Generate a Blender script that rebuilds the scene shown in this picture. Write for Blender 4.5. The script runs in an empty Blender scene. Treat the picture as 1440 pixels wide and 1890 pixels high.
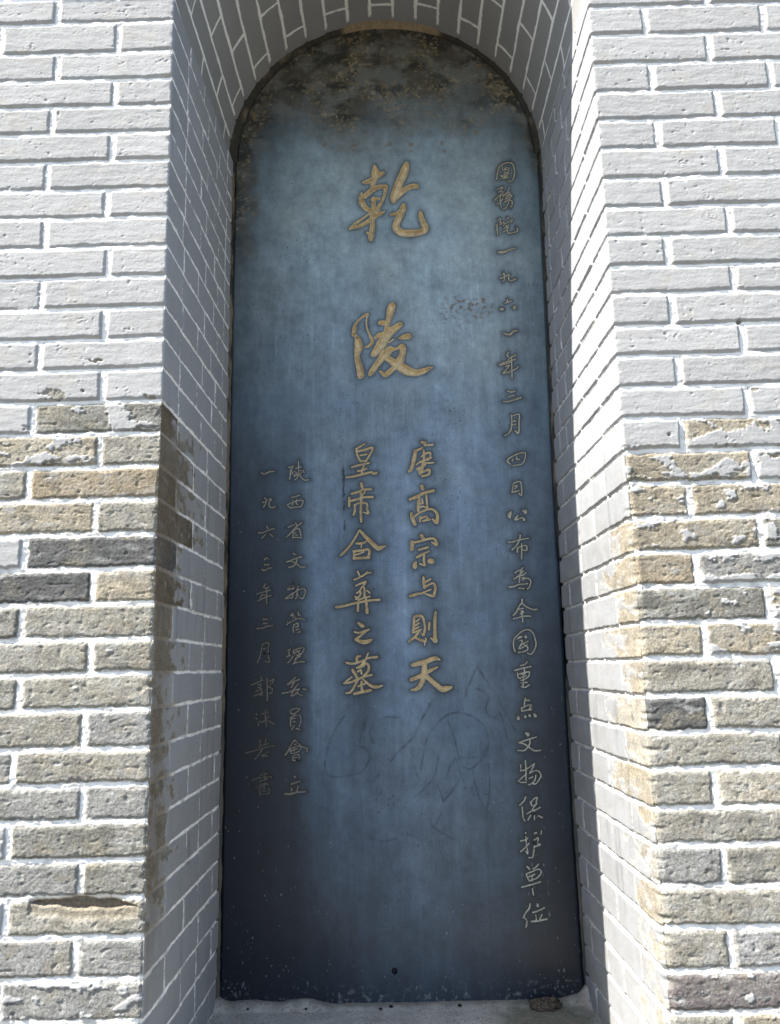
# Stone stele with carved inscription in an arched niche of a grey brick wall
import bpy, math
import numpy as np

scene = bpy.context.scene
Z0 = 2.85                                   # height of the reference bed joint above the ground
W, D, R0 = 0.8534, 0.5582, 0.4267           # niche width, depth, arch radius
ZS = 0.055                                  # springing line of the arch

# ------------------------------------------------------------------ camera
cam_d = bpy.data.cameras.new('camera'); cam = bpy.data.objects.new('camera', cam_d)
scene.collection.objects.link(cam); scene.camera = cam
cam_d.sensor_fit = 'HORIZONTAL'; cam_d.sensor_width = 36.0
cam_d.lens = 36.0 * 1511.32 / 1440.0
cam_d.clip_start = 0.05; cam_d.clip_end = 3000
from mathutils import Matrix, Vector
_r = (0.999675, 0.010881, -0.023071); _u = (0.0247, -0.187197, 0.982012); _f = (-0.006367, 0.982262, 0.187405)
cam.matrix_world = Matrix(((_r[0], _u[0], -_f[0], 0.43134), (_r[1], _u[1], -_f[1], -1.46314),
                           (_r[2], _u[2], -_f[2], -1.31673 + Z0), (0, 0, 0, 1)))
# ------------------------------------------------------------------ sky and sun
SUN_TO = Vector((2.288, 1.0, -2.95)).normalized()
el = math.asin(-SUN_TO.z)
az = math.atan2(-SUN_TO.x, -SUN_TO.y)
world = bpy.data.worlds.new('World'); scene.world = world; world.use_nodes = True
nt = world.node_tree; nt.nodes.clear()
sky = nt.nodes.new('ShaderNodeTexSky'); sky.sky_type = 'NISHITA'; sky.sun_disc = False
sky.sun_elevation = el; sky.sun_rotation = az
sky.air_density = 1.0; sky.dust_density = 0.9; sky.ozone_density = 1.0
bg = nt.nodes.new('ShaderNodeBackground'); bg.inputs['Strength'].default_value = 0.095
wo = nt.nodes.new('ShaderNodeOutputWorld')
nt.links.new(sky.outputs[0], bg.inputs[0]); nt.links.new(bg.outputs[0], wo.inputs[0])
sd = bpy.data.lights.new('sun', 'SUN'); sd.energy = 4.6; sd.angle = math.radians(0.5); sd.color = (1.0, 0.955, 0.885)
so = bpy.data.objects.new('sun', sd); scene.collection.objects.link(so)
so.rotation_euler = SUN_TO.to_track_quat('-Z', 'Y').to_euler(); so.location = (-4, -3, 8)
# ------------------------------------------------------------------ exposure
vs = scene.view_settings
vs.view_transform = 'Standard'; vs.look = 'None'; vs.gamma = 1.0; vs.use_curve_mapping = False
vs.exposure = 1.80
scene.render.engine = 'CYCLES'
scene.cycles.max_bounces = 8; scene.cycles.diffuse_bounces = 5

# ================================================================== noise helpers
def _perm(seed):
    rs = np.random.RandomState(seed)
    p = rs.permutation(256); a = rs.rand(256) * 2 * np.pi
    return np.concatenate([p, p]).astype(np.int32), np.cos(a).astype(np.float32), np.sin(a).astype(np.float32)
_pc = {}
def pn(x, y, seed=0):
    """gradient noise, roughly -1..1"""
    if seed not in _pc: _pc[seed] = _perm(seed)
    p, gx, gy = _pc[seed]
    x = np.asarray(x, np.float32); y = np.asarray(y, np.float32)
    x, y = np.broadcast_arrays(x, y)
    xi = np.floor(x).astype(np.int32); yi = np.floor(y).astype(np.int32)
    xf = x - xi; yf = y - yi
    u = xf * xf * xf * (xf * (xf * 6 - 15) + 10); v = yf * yf * yf * (yf * (yf * 6 - 15) + 10)
    def g(ix, iy, dx, dy):
        h = p[p[ix & 255] + (iy & 255)]
        return gx[h] * dx + gy[h] * dy
    a = g(xi, yi, xf, yf); b = g(xi + 1, yi, xf - 1, yf)
    c = g(xi, yi + 1, xf, yf - 1); d = g(xi + 1, yi + 1, xf - 1, yf - 1)
    a = a + u * (b - a); c = c + u * (d - c)
    return (a + v * (c - a)) * 1.5
def fbm(x, y, seed=0, oct=4, gain=0.5):
    t = 0; amp = 1; f = 1; n = 0
    for i in range(oct):
        t = t + amp * pn(x * f + i * 17.3, y * f - i * 9.1, seed + i); n += amp; amp *= gain; f *= 2.03
    return t / n
def sst(a, b, x):
    t = np.clip((x - a) / (b - a), 0, 1); return t * t * (3 - 2 * t)
def lerp(a, b, t): return a + (b - a) * t
def cmix(c0, c1, t): return c0 * (1 - t[..., None]) + np.asarray(c1, np.float32) * t[..., None]
def axis(*segs):
    """segs: (start, end, step) -> one increasing coordinate array"""
    o = []
    for a, b, st in segs:
        n = max(1, int(round((b - a) / st))); o.append(np.linspace(a, b, n, endpoint=False))
    o.append([segs[-1][1]]); return np.concatenate(o)

# ================================================================== object helpers
def tag(o, label=None, cat=None, group=None, kind=None):
    if label: o['label'] = label
    if cat: o['category'] = cat
    if group: o['group'] = group
    if kind: o['kind'] = kind
    return o
def empty(name, loc):
    o = bpy.data.objects.new(name, None); scene.collection.objects.link(o); o.location = loc
    o.empty_display_size = 0.1; return o
def raw_mesh(name, verts, faces, mat, parent=None, col=None, smooth=True, extra=None, world_z=True):
    """numpy verts (n,3) in wall coordinates, faces (m,4) or (m,3)"""
    me = bpy.data.meshes.new(name)
    verts = np.array(verts, np.float32)
    if world_z: verts[:, 2] += Z0
    par_loc = np.array(parent.location, np.float32) if parent else np.zeros(3, np.float32)
    verts = verts - par_loc
    faces = np.asarray(faces, np.int32); k = faces.shape[1]
    me.vertices.add(len(verts)); me.vertices.foreach_set('co', verts.ravel())
    me.loops.add(faces.size); me.loops.foreach_set('vertex_index', faces.ravel())
    me.polygons.add(len(faces))
    me.polygons.foreach_set('loop_start', np.arange(len(faces), dtype=np.int32) * k)
    me.polygons.foreach_set('use_smooth', np.full(len(faces), smooth))
    if col is not None:
        at = me.attributes.new('col', 'FLOAT_COLOR', 'POINT')
        c4 = np.ones((len(verts), 4), np.float32); c4[:, :3] = np.clip(col.reshape(-1, 3), 0, 1)
        at.data.foreach_set('color', c4.ravel())
    if extra is not None:
        for nm, arr in extra.items():
            at = me.attributes.new(nm, 'FLOAT', 'POINT'); at.data.foreach_set('value', np.asarray(arr, np.float32).ravel())
    me.update(calc_edges=True); me.validate()
    me.materials.append(mat)
    o = bpy.data.objects.new(name, me); scene.collection.objects.link(o)
    if parent: o.parent = parent
    return o
def grid_faces(n0, n1, flip=False):
    i = np.arange(n0 - 1)[:, None] * n1 + np.arange(n1 - 1)[None, :]
    q = np.stack([i, i + n1, i + n1 + 1, i + 1], -1).reshape(-1, 4)
    return q[:, ::-1] if flip else q
def compact(verts, faces, *arrs):
    used = np.zeros(len(verts), bool); used[faces.ravel()] = True
    idx = np.cumsum(used) - 1
    return (verts[used], idx[faces]) + tuple(a[used] for a in arrs)

# ================================================================== materials
def attr_mat(name, rough=0.85, bump=0.25, scale=900, cvar=0.12, rough_attr=None, spec=0.35, bump_d=0.0006, cscale=160, bare=False):
    m = bpy.data.materials.new(name); m.use_nodes = True
    n = m.node_tree.nodes; l = m.node_tree.links; b = n['Principled BSDF']
    a = n.new('ShaderNodeAttribute'); a.attribute_name = 'col'
    tc = n.new('ShaderNodeTexCoord')
    n1 = n.new('ShaderNodeTexNoise'); n1.inputs['Scale'].default_value = cscale; n1.inputs['Detail'].default_value = 6
    n1.inputs['Roughness'].default_value = 0.65
    l.new(tc.outputs['Object'], n1.inputs['Vector'])
    mr = n.new('ShaderNodeMapRange'); mr.inputs[1].default_value = 0.3; mr.inputs[2].default_value = 0.7
    mr.inputs[3].default_value = 1 - cvar; mr.inputs[4].default_value = 1 + cvar
    l.new(n1.outputs[0], mr.inputs[0])
    mx = n.new('ShaderNodeVectorMath'); mx.operation = 'SCALE'
    l.new(a.outputs['Color'], mx.inputs[0]); l.new(mr.outputs[0], mx.inputs['Scale'])
    l.new(mx.outputs[0], b.inputs['Base Color'])
    if rough_attr:
        ra = n.new('ShaderNodeAttribute'); ra.attribute_name = rough_attr
        l.new(ra.outputs['Fac'], b.inputs['Roughness'])
    else: b.inputs['Roughness'].default_value = rough
    b.inputs['Specular IOR Level'].default_value = spec
    n2 = n.new('ShaderNodeTexNoise'); n2.inputs['Scale'].default_value = scale; n2.inputs['Detail'].default_value = 4
    l.new(tc.outputs['Object'], n2.inputs['Vector'])
    bp = n.new('ShaderNodeBump'); bp.inputs['Strength'].default_value = bump; bp.inputs['Distance'].default_value = bump_d
    l.new(n2.outputs[0], bp.inputs['Height']); l.new(bp.outputs[0], b.inputs['Normal'])
    if bare:
        ba = n.new('ShaderNodeAttribute'); ba.attribute_name = 'bare'
        m2 = n.new('ShaderNodeMapRange'); m2.inputs[3].default_value = 0.55; m2.inputs[4].default_value = 1.0
        l.new(ba.outputs['Fac'], m2.inputs[0]); l.new(m2.outputs[0], bp.inputs['Strength'])
        m3 = n.new('ShaderNodeMapRange'); m3.inputs[3].default_value = 0.0; m3.inputs[4].default_value = 1.0
        n3 = n.new('ShaderNodeTexNoise'); n3.inputs['Scale'].default_value = 330; n3.inputs['Detail'].default_value = 5
        l.new(tc.outputs['Object'], n3.inputs['Vector'])
        m4 = n.new('ShaderNodeMapRange'); m4.inputs[1].default_value = 0.32; m4.inputs[2].default_value = 0.68
        m4.inputs[3].default_value = 0.70; m4.inputs[4].default_value = 1.25
        l.new(n3.outputs[0], m4.inputs[0])
        mm = n.new('ShaderNodeMix'); mm.data_type = 'FLOAT'
        l.new(ba.outputs['Fac'], mm.inputs[0]); mm.inputs[2].default_value = 1.0; l.new(m4.outputs[0], mm.inputs[3])
        sc = n.new('ShaderNodeVectorMath'); sc.operation = 'SCALE'
        l.new(mx.outputs[0], sc.inputs[0]); l.new(mm.outputs[0], sc.inputs['Scale']); l.new(sc.outputs[0], b.inputs['Base Color'])
    return m
M_BRICK = attr_mat('limewashed_brick', 0.9, 0.6, 520, 0.10, spec=0.2, bump_d=0.0011, cscale=260, bare=True)
M_STONE = attr_mat('dark_polished_stone', 0.5, 0.25, 500, 0.14, 'rgh', spec=0.3, bump_d=0.0004, cscale=220)
M_GILT = attr_mat('gilt_paint', 0.55, 0.7, 420, 0.28, spec=0.4, cscale=260)
M_CEMENT = attr_mat('cement', 0.9, 0.5, 600, 0.15, spec=0.25)
M_EARTH = attr_mat('dry_earth', 0.95, 0.6, 500, 0.3, spec=0.15, cscale=300)

# ================================================================== the ground
def ground():
    m = bpy.data.materials.new('paved_ground'); m.use_nodes = True
    n = m.node_tree.nodes; l = m.node_tree.links; b = n['Principled BSDF']
    tc = n.new('ShaderNodeTexCoord')
    bt = n.new('ShaderNodeTexBrick'); bt.inputs['Scale'].default_value = 2.0
    bt.inputs['Color1'].default_value = (0.17, 0.155, 0.125, 1); bt.inputs['Color2'].default_value = (0.14, 0.128, 0.104, 1)
    bt.inputs['Mortar'].default_value = (0.09, 0.083, 0.07, 1); bt.inputs['Mortar Size'].default_value = 0.012
    ns = n.new('ShaderNodeTexNoise'); ns.inputs['Scale'].default_value = 3.0; ns.inputs['Detail'].default_value = 8
    mx = n.new('ShaderNodeMix'); mx.data_type = 'RGBA'; mx.blend_type = 'MULTIPLY'; mx.inputs[0].default_value = 0.5
    l.new(tc.outputs['Object'], bt.inputs[0]); l.new(tc.outputs['Object'], ns.inputs[0])
    l.new(bt.outputs[0], mx.inputs[6]); l.new(ns.outputs[0], mx.inputs[7]); l.new(mx.outputs[2], b.inputs['Base Color'])
    b.inputs['Roughness'].default_value = 0.9
    me = bpy.data.meshes.new('ground'); S = 600
    me.from_pydata([(-S, -S, 0), (S, -S, 0), (S, S, 0), (-S, S, 0)], [], [(0, 1, 2, 3)])
    me.materials.append(m); o = bpy.data.objects.new('ground', me); scene.collection.objects.link(o)
    tag(o, kind='structure')
ground()

# ================================================================== brick wall
ZL = [0.0057, -0.0644, -0.1272, -0.1891, -0.2490, -0.3116, -0.3733, -0.4342, -0.4976, -0.5613, -0.6251, -0.688, -0.7488, -0.813, -0.8752, -0.9385, -1.0010, -1.0651, -1.1284, -1.1908, -1.254, -1.3152, -1.3764, -1.4421, -1.5022, -1.5623, -1.6248, -1.6846, -1.746, -1.8096, -1.8745]
ZR = [0.0083, -0.0582, -0.1247, -0.1891, -0.2525, -0.3162, -0.3813, -0.4432, -0.5053, -0.5677, -0.6247, -0.6897, -0.7493, -0.8113, -0.8724, -0.9347, -0.996, -1.0603, -1.1227, -1.1841, -1.2483, -1.3114, -1.3745, -1.4366, -1.4968, -1.5612, -1.622, -1.6878, -1.7506, -1.8165, -1.8787]
PIT = 0.063
def bed_lines(z):
    up = [z[0] + PIT * i for i in range(22, 0, -1)]
    dn = [z[-1] - PIT * i for i in range(1, 18)]
    return np.array(up + list(z) + dn)          # descending; photo line k is index k + 22
PAINT = np.array((0.318, 0.315, 0.309), np.float32)
WHITE = np.array((0.76, 0.745, 0.715), np.float32)
TONE = {'tan': (.290, .250, .180), 'ochre': (.255, .205, .135), 'gtan': (.250, .235, .195), 'grey': (.215, .212, .200),
        'dark': (.085, .085, .083), 'olive': (.165, .160, .135), 'brown': (.140, .108, .074), 'lgrey': (.32, .315, .305),
        'purple': (.135, .115, .110), 'sand': (.38, .345, .275), 'soil': (.225, .200, .158)}
# what the photograph shows, (course, brick counted from the corner): (tone, bareness 0..1)
FRONT_L = {(11, 0): ('tan', .16), (12, 0): ('ochre', .30), (12, 1): ('gtan', .2), (13, 0): ('tan', .42), (13, 1): ('gtan', .3), (14, 0): ('olive', .74), (14, 1): ('lgrey', .3), (15, 0): ('gtan', 1), (15, 1): ('tan', .64),
           (16, 0): ('ochre', .95), (16, 1): ('gtan', .9), (17, 0): ('gtan', .92), (17, 1): ('tan', .95), (18, 0): ('dark', 1), (18, 1): ('lgrey', .2),
           (19, 0): ('tan', .95), (19, 1): ('dark', .95), (20, 0): ('gtan', 1), (20, 1): ('olive', .9), (21, 0): ('gtan', .85), (21, 1): ('gtan', .86),
           (22, 0): ('gtan', .85), (22, 1): ('olive', .9), (23, 0): ('grey', .9), (23, 1): ('gtan', .95), (24, 0): ('gtan', .92), (24, 1): ('grey', .9),
           (25, 0): ('grey', .9), (25, 1): ('grey', .86), (26, 0): ('olive', 1), (26, 1): ('lgrey', .4), (27, 0): ('olive', 1), (27, 1): ('grey', .93),
           (28, 0): ('gtan', 1), (28, 1): ('lgrey', .4), (29, 0): ('grey', .9), (29, 1): ('grey', .92), (30, 0): ('grey', .62), (30, 1): ('lgrey', .4)}
FRONT_R = {(13, 0): ('gtan', .14), (14, 0): ('gtan', .25), (14, 1): ('tan', .3), (15, 0): ('gtan', .25), (15, 1): ('tan', .58), (16, 0): ('tan', .62), (16, 1): ('tan', .5), (17, 0): ('tan', .68), (17, 1): ('tan', .72), (18, 0): ('tan', .70),
           (18, 1): ('olive', .7), (19, 0): ('ochre', .95), (19, 1): ('grey', .58), (20, 0): ('olive', .74), (20, 1): ('tan', .6), (21, 0): ('tan', .95),
           (21, 1): ('tan', .68), (22, 0): ('gtan', .82), (22, 1): ('gtan', .45), (23, 0): ('dark', 1), (23, 1): ('gtan', .80), (24, 0): ('gtan', .95), (24, 1): ('tan', .5),
           (25, 0): ('gtan', .95), (25, 1): ('sand', .9), (26, 0): ('gtan', .97), (26, 1): ('gtan', .9), (27, 0): ('grey', .95), (27, 1): ('gtan', .95),
           (28, 0): ('gtan', .92), (28, 1): ('sand', .9), (29, 0): ('gtan', 1), (29, 1): ('lgrey', .9), (30, 0): ('purple', .72), (30, 1): ('grey', .7), (31, 0): ('gtan', 1)}
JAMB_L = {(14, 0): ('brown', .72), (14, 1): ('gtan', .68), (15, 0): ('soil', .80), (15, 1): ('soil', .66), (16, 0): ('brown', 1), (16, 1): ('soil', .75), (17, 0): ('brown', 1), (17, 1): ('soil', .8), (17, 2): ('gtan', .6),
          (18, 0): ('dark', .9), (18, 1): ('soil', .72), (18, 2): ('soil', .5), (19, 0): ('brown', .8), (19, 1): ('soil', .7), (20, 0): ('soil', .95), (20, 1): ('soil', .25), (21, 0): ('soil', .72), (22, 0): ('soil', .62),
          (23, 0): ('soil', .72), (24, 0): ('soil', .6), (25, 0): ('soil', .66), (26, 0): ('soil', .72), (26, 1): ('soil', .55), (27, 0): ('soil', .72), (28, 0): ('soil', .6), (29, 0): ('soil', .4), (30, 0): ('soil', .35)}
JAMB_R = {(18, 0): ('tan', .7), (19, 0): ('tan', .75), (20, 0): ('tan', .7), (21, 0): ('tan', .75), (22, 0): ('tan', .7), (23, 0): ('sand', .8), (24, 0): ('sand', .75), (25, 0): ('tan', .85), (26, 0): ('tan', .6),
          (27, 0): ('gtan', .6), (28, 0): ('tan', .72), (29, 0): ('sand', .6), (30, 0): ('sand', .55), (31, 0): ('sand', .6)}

def brick_field(S, Z, zlines, seed, front, jamb, mirror):
    """S along the wrapped face (negative = front, positive = jamb), Z height. Returns relief, colour."""
    rs = np.random.RandomState(seed)
    wav = 0.0016 * pn(S / .09, Z / .16, seed + 1) + 0.0007 * pn(S / .021, Z / .05, seed + 2)
    Zw = Z + wav
    asc = zlines[::-1]
    nb = len(zlines)
    ci = nb - np.searchsorted(asc, Zw)                       # index of the line just below the point
    course = ci - 22                                         # photo course number
    zt = zlines[np.clip(ci - 1, 0, nb - 1)]; zb = zlines[np.clip(ci, 0, nb - 1)]
    dbed_t = zt - Zw; dbed_b = Zw - zb
    Sw = S + 0.0012 * pn(S / .05, Z / .03, seed + 3)
    dh = np.full(S.shape, 9.0, np.float32); bid = np.zeros(S.shape, np.int32)
    isj = S > 0
    lev = np.zeros(S.shape, np.float32); base = np.zeros(S.shape + (3,), np.float32)
    tilt = np.zeros(S.shape, np.float32); tone_j = np.zeros(S.shape, np.float32); pt = np.ones(S.shape, np.float32)
    keys = ['gtan', 'grey', 'tan', 'gtan', 'olive', 'ochre', 'grey']
    for c in range(int(course.min()), int(course.max()) + 1):
        m = course == c
        if not m.any(): continue
        even = c % 2 == 0
        j = []
        x = -0.240 if even else -0.117
        while x > -2.2: j.append(x + rs.uniform(-.004, .004)); x -= 0.2405
        if c < 14: jj = [.125, .25, .375, .492] if even else [.122, .295, .415, .50]
        else: jj = [.122, .36] if even else [.245, .36, .485]
        jj = [v + rs.uniform(-.012, .012) for v in jj]
        J = np.array(sorted(j) + jj)
        nfront = len(j)
        k = np.searchsorted(J, Sw[m])                         # brick k lies between J[k-1] and J[k]
        lo = np.where(k > 0, J[np.clip(k - 1, 0, len(J) - 1)], -9); hi = np.where(k < len(J), J[np.clip(k, 0, len(J) - 1)], 9)
        d = np.minimum(Sw[m] - lo, hi - Sw[m]); dh[m] = d
        side = np.where(np.abs(Sw[m] - lo) < np.abs(hi - Sw[m]), 0, 1)
        sm = S[m]; zm = Z[m]; em = np.zeros(len(sm), np.float32); bm = np.zeros((len(sm), 3), np.float32); tm = np.zeros(len(sm), np.float32); pm = np.ones(len(sm), np.float32)
        for kk in np.unique(k):
            q = k == kk
            idx = nfront - kk                                  # 0 = brick that turns the corner, 1.. along the front
            t0 = rs.uniform(-1, 1); t1 = rs.uniform(-1, 1); of = rs.uniform(-1, 1)
            cz = zm[q].mean(); cs = sm[q].mean()
            tm[q] = 0.0010 * of + 0.006 * t0 * (sm[q] - cs) * (sm[q] < 0) + 0.014 * t1 * (zm[q] - cz)
            pm[q] = 1 + 0.05 * rs.uniform(-1, 1)
            for jam in (False, True):
                qq = q & (sm > 0) if jam else q & (sm <= 0)
                if not qq.any(): continue
                ii = (kk - nfront) if jam else idx
                dct = jamb if jam else front
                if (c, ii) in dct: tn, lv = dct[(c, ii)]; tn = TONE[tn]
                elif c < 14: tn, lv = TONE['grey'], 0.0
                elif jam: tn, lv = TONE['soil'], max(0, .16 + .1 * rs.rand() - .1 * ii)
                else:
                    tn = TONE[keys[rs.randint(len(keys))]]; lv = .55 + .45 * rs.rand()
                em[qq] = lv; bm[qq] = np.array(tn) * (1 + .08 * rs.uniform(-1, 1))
        lev[m] = em; base[m] = bm; tilt[m] = tm; pt[m] = pm
    # joint geometry
    low = sst(-.75, -1.0, Z)                                  # the weathered lower part
    hw_b = np.where(isj, .0030, .0033 + .0011 * low) + .0008 * pn(S / .018, Z / .018, seed + 5)
    hw_h = np.where(isj, .0027, .0044 + .0008 * low + .0012 * pn(course * 1.7, np.floor(S / .12) * 2.3, seed + 9)) + .0010 * pn(S / .02, Z / .02, seed + 6)
    chip = pn(S / .009, Z / .009, seed + 7) * .0011 + pn(S / .03, Z / .03, seed + 8) * .0013
    chip = chip * np.where(isj, .5, .55 + .85 * low)
    dbed = np.minimum(dbed_t, dbed_b) - hw_b
    dhead = dh - hw_h
    d = np.minimum(dbed, dhead) + np.minimum(chip, .0022)
    # rounded brick outline at its corners
    rc = .005
    din = np.where((dbed < rc) & (dhead < rc), rc - np.sqrt(np.maximum(rc - dbed, 0) ** 2 + np.maximum(rc - dhead, 0) ** 2), d)
    d = np.minimum(d, din + chip * .7)
    rec = np.where(isj, (.0042 if mirror else .0020) + .0006 * low, (.0036 + .0010 * low) * (1 + .55 * fbm(S / .06, Z / .05, seed + 61, 3)))
    edge = np.where(isj, .003, .0058)
    prof = sst(-.0008, 1, np.clip((d + .0008) / edge, 0, 1))
    # bare patches
    pk = fbm(S / .055 + 3, Z / .03, seed + 20, 4)
    rag = pn(S / .007, Z / .007, seed + 25) * .10
    deep = np.maximum(S - .055, 0) * np.where((course >= 14) & (course <= 17), 2.2, 4.0) * isj
    rim_n = .55 * fbm(S / .16, Z / .12, seed + 26, 3) * sst(-1.15, -.85, Z)
    raw = sst(np.where(isj, -.22, -.02), np.where(isj, .28, .05), pk + rag + rim_n + (lev - .55) * 2.0 + np.where(lev > .9, .9, 0) - deep)
    raw = raw * (lev > 0.01)
    # relief of the brick faces
    drag = fbm(S / .050, Z / .012, seed + 30, 4, .55)
    pits = np.maximum(pn(S / .013, Z / .008, seed + 40) + .25 * pn(S / .11, Z / .08, seed + 43) - .60, 0)
    pits2 = np.maximum(pn(S / .045, Z / .02, seed + 41) - .50, 0) * np.maximum(pn(S / .007, Z / .004, seed + 42), -.2)
    gr = fbm(S / .0060, Z / .0050, seed + 50, 3, .6)
    lump = fbm(S / .03, Z / .022, seed + 51, 3, .5)
    face = .0007 * drag - .0040 * pits - .006 * pits2 + .0003 * gr + .0004 * lump
    face = face + raw * (.0005 * gr + .0003 * lump - .0010 - .0018 * np.maximum(pn(S / .016, Z / .010, seed + 52) - .35, 0) * 2)
    jf = fbm(S / .06, Z / .03, seed + 31, 3) * .0006
    face = np.where(isj, jf + raw * (.0008 * gr - .0003), face)
    mort = .0013 * pn(S / .02, Z / .008, seed + 60) + .0008 * gr
    h = lerp(-rec + mort, face + tilt, prof)
    # colour
    wash = .06 * fbm(S / .12, Z / .12, seed + 70, 3) + .06 * fbm(S / .03, Z / .16, seed + 71, 4) + .05 * fbm(S / .012, Z / .008, seed + 72, 3)
    paint = PAINT[None, None] * (pt * (1 + wash))[..., None]
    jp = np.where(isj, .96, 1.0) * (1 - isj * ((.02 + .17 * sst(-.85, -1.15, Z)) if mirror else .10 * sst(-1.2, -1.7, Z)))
    paint = paint * jp[..., None] * np.where(isj[..., None], np.array((.965, 1.0, 1.05), np.float32), 1)  # jambs tinted bluer: their cool shade is painted into the colour
    yel = sst(.12, .45, fbm(S / .07 + 11, Z / .05, seed + 73, 4)) * np.where(isj, .25, .5)
    paint = cmix(paint, PAINT * np.array((1.0, .965, .89)), yel)
    thin = sst(.30, .55, fbm(S / .022 + 5, Z / .012, seed + 74, 4, .6)) * np.where(isj, .2, .45)
    paint = cmix(paint, (.215, .21, .20), thin)
    mott = fbm(S / .022, Z / .018, seed + 80, 5, .6)
    big = fbm(S / .09, Z / .04, seed + 85, 3)
    rawc = base * .90 * (1 + .46 * mott + .22 * big)[..., None]
    two = sst(.05, .40, fbm(S / .06 + 20, Z / .045, seed + 82, 4, .6)) * .6
    rawc = cmix(rawc, (.205, .178, .130), two * (1 - sst(.08, .0, base.mean(-1))))
    blk = sst(.14, .42, fbm(S / .05 - 20, Z / .028, seed + 83, 5, .6)) * .55
    rawc = rawc * (1 - .6 * blk)[..., None]
    grain = sst(.25, .6, pn(S / .0042, Z / .0036, seed + 84)); rawc = rawc * (1 - .35 * grain)[..., None]
    grime = sst(.12, .45, fbm(S / .045, Z / .025, seed + 90, 4)) * .55
    rawc = cmix(rawc, (.075, .072, .064), grime * .75)
    pale = sst(.18, .5, fbm(S / .05 + 9, Z / .022, seed + 95, 4)) * .6 * low
    rawc = cmix(rawc, (.27, .27, .26), pale)
    haze = .10 + .30 * sst(-.15, .35, fbm(S / .07 + 40, Z / .05, seed + 96, 4, .6))
    rawc = cmix(rawc, (.300, .290, .262), haze * np.where(isj, .4, 1) * sst(.05, .14, base.mean(-1)))
    peel_edge = sst(.02, .35, raw) * sst(.98, .6, raw)
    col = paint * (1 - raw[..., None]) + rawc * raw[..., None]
    col = cmix(col, (.42, .42, .41), peel_edge * .35)
    h = h - .0009 * raw
    # white pointing
    brush = pn(S / .011, Z / .011, seed + 62) * .0004 + pn(S / .05, Z / .05, seed + 63) * .0008
    zj = np.where(dbed_t < dbed_b, -dbed_t, dbed_b) + np.where(isj, 0, .0007)
    hb = np.where(isj, .0024 if mirror else .0029, .0027 + .0011 * low) + brush * np.where(isj, 1.5, .8)
    hh = np.where(isj, .0023, hw_h - .0002) + brush * np.where(isj, 1.3, .6)
    wm = np.maximum(1 - sst(-.0007, .0007, np.abs(zj) - hb), 1 - sst(-.0007, .0007, dh - hh))
    jm = 1 - sst(-.0010, .0006, d)
    jcol = cmix(paint * .95, (.50, .485, .45), low * np.where(isj, .2, 1.0))
    col = col * (1 - jm[..., None]) + jcol * jm[..., None]
    fade = sst(-.62, -.25, fbm(S / .10, Z / .07, seed + 64, 2) + np.where(isj, 0.12, .35))
    tanm = isj * sst(.17, .10, S + .03 * pn(S / .04, Z / .05, seed + 66)) * sst(-.83, -.9, Z) * sst(-1.9, -1.66, Z) * (0.15 if mirror else 1)
    wcol = (WHITE[None, None] * np.where(isj, 1.12, 1.0)[..., None]) * (1 + .06 * pn(S / .03, Z / .02, seed + 65))[..., None]
    wcol = cmix(wcol, (.20, .155, .105), tanm * .85)
    dirt = np.clip(sst(-.05, .45, fbm(S / .05, Z / .03, seed + 67, 5, .6)), 0, 1) * (.12 + .58 * low)
    wcol = cmix(wcol, (.34, .33, .30), dirt)
    col = col * (1 - (wm * fade)[..., None]) + wcol * (wm * fade)[..., None]
    h = h + wm * np.where(isj, 0 if mirror else .0009, .0002)
    if mirror:
        worn = isj * sst(-.88, -1.05, Z); col = cmix(col, (.185, .178, .165), worn * (1 - wm) * (.06 + .32 * sst(-.3, .4, fbm(S / .07, Z / .04, seed + 78, 4))))
        col = cmix(col, (.40, .385, .35), worn * wm * .7)
    # run-off and damp that cross bricks and joints alike
    runs = sst(.05, .5, fbm(S / .035 + 2, Z / .26, seed + 68, 4, .55)) * sst(-.3, .2, fbm(S / .3, Z / .3, seed + 69, 2))
    col = col * (1 - runs * (.06 + .16 * low))[..., None]
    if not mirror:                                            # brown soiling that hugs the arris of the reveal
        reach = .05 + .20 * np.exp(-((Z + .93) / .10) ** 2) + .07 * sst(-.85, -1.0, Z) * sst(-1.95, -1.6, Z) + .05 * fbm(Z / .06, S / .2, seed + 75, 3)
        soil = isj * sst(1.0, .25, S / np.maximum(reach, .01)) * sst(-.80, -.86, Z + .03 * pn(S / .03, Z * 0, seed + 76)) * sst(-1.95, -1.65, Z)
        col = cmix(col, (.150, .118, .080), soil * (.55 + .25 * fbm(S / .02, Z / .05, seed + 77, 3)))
    if not mirror:                                            # mortar fallen out above one worn brick
        e = np.clip((S + .108) / .092, -1, 1)
        half = .0088 * (1 - np.abs(e) ** 3) + .006 * fbm(S / .045, Z * 0, 5, 5, .62)
        mid = -1.693 - .004 * e + .003 * pn(S / .04, Z * 0, 7)
        g = sst(-.001, .003, half - np.abs(Z - mid)) * sst(.20, .19, np.abs(S)) * (S < -.012)
        g2 = sst(-.004, .006, half + .010 - np.abs(Z - mid + .006)) * (np.abs(e) < 1)
        h = h - .0035 * g2 - .0085 * g + .0025 * g * fbm(S / .01, Z / .008, 8, 3)
        col = cmix(col, (.150, .112, .075), np.clip(g, 0, 1) * .9)
        col = cmix(col, (.215, .180, .125), g2 * (1 - g) * .6)
    else:                                                     # a small hole in a bed joint
        rr = np.hypot(S + .2395, (Z + .687)); g = sst(.0055, .0035, rr); h = h - .016 * g
        rr = np.hypot(S + .087, (Z + .905)); g = sst(.0038, .002, rr); h = h - .006 * g
    return h.astype(np.float32), col.astype(np.float32), (raw * (1 - wm)).astype(np.float32)

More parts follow.
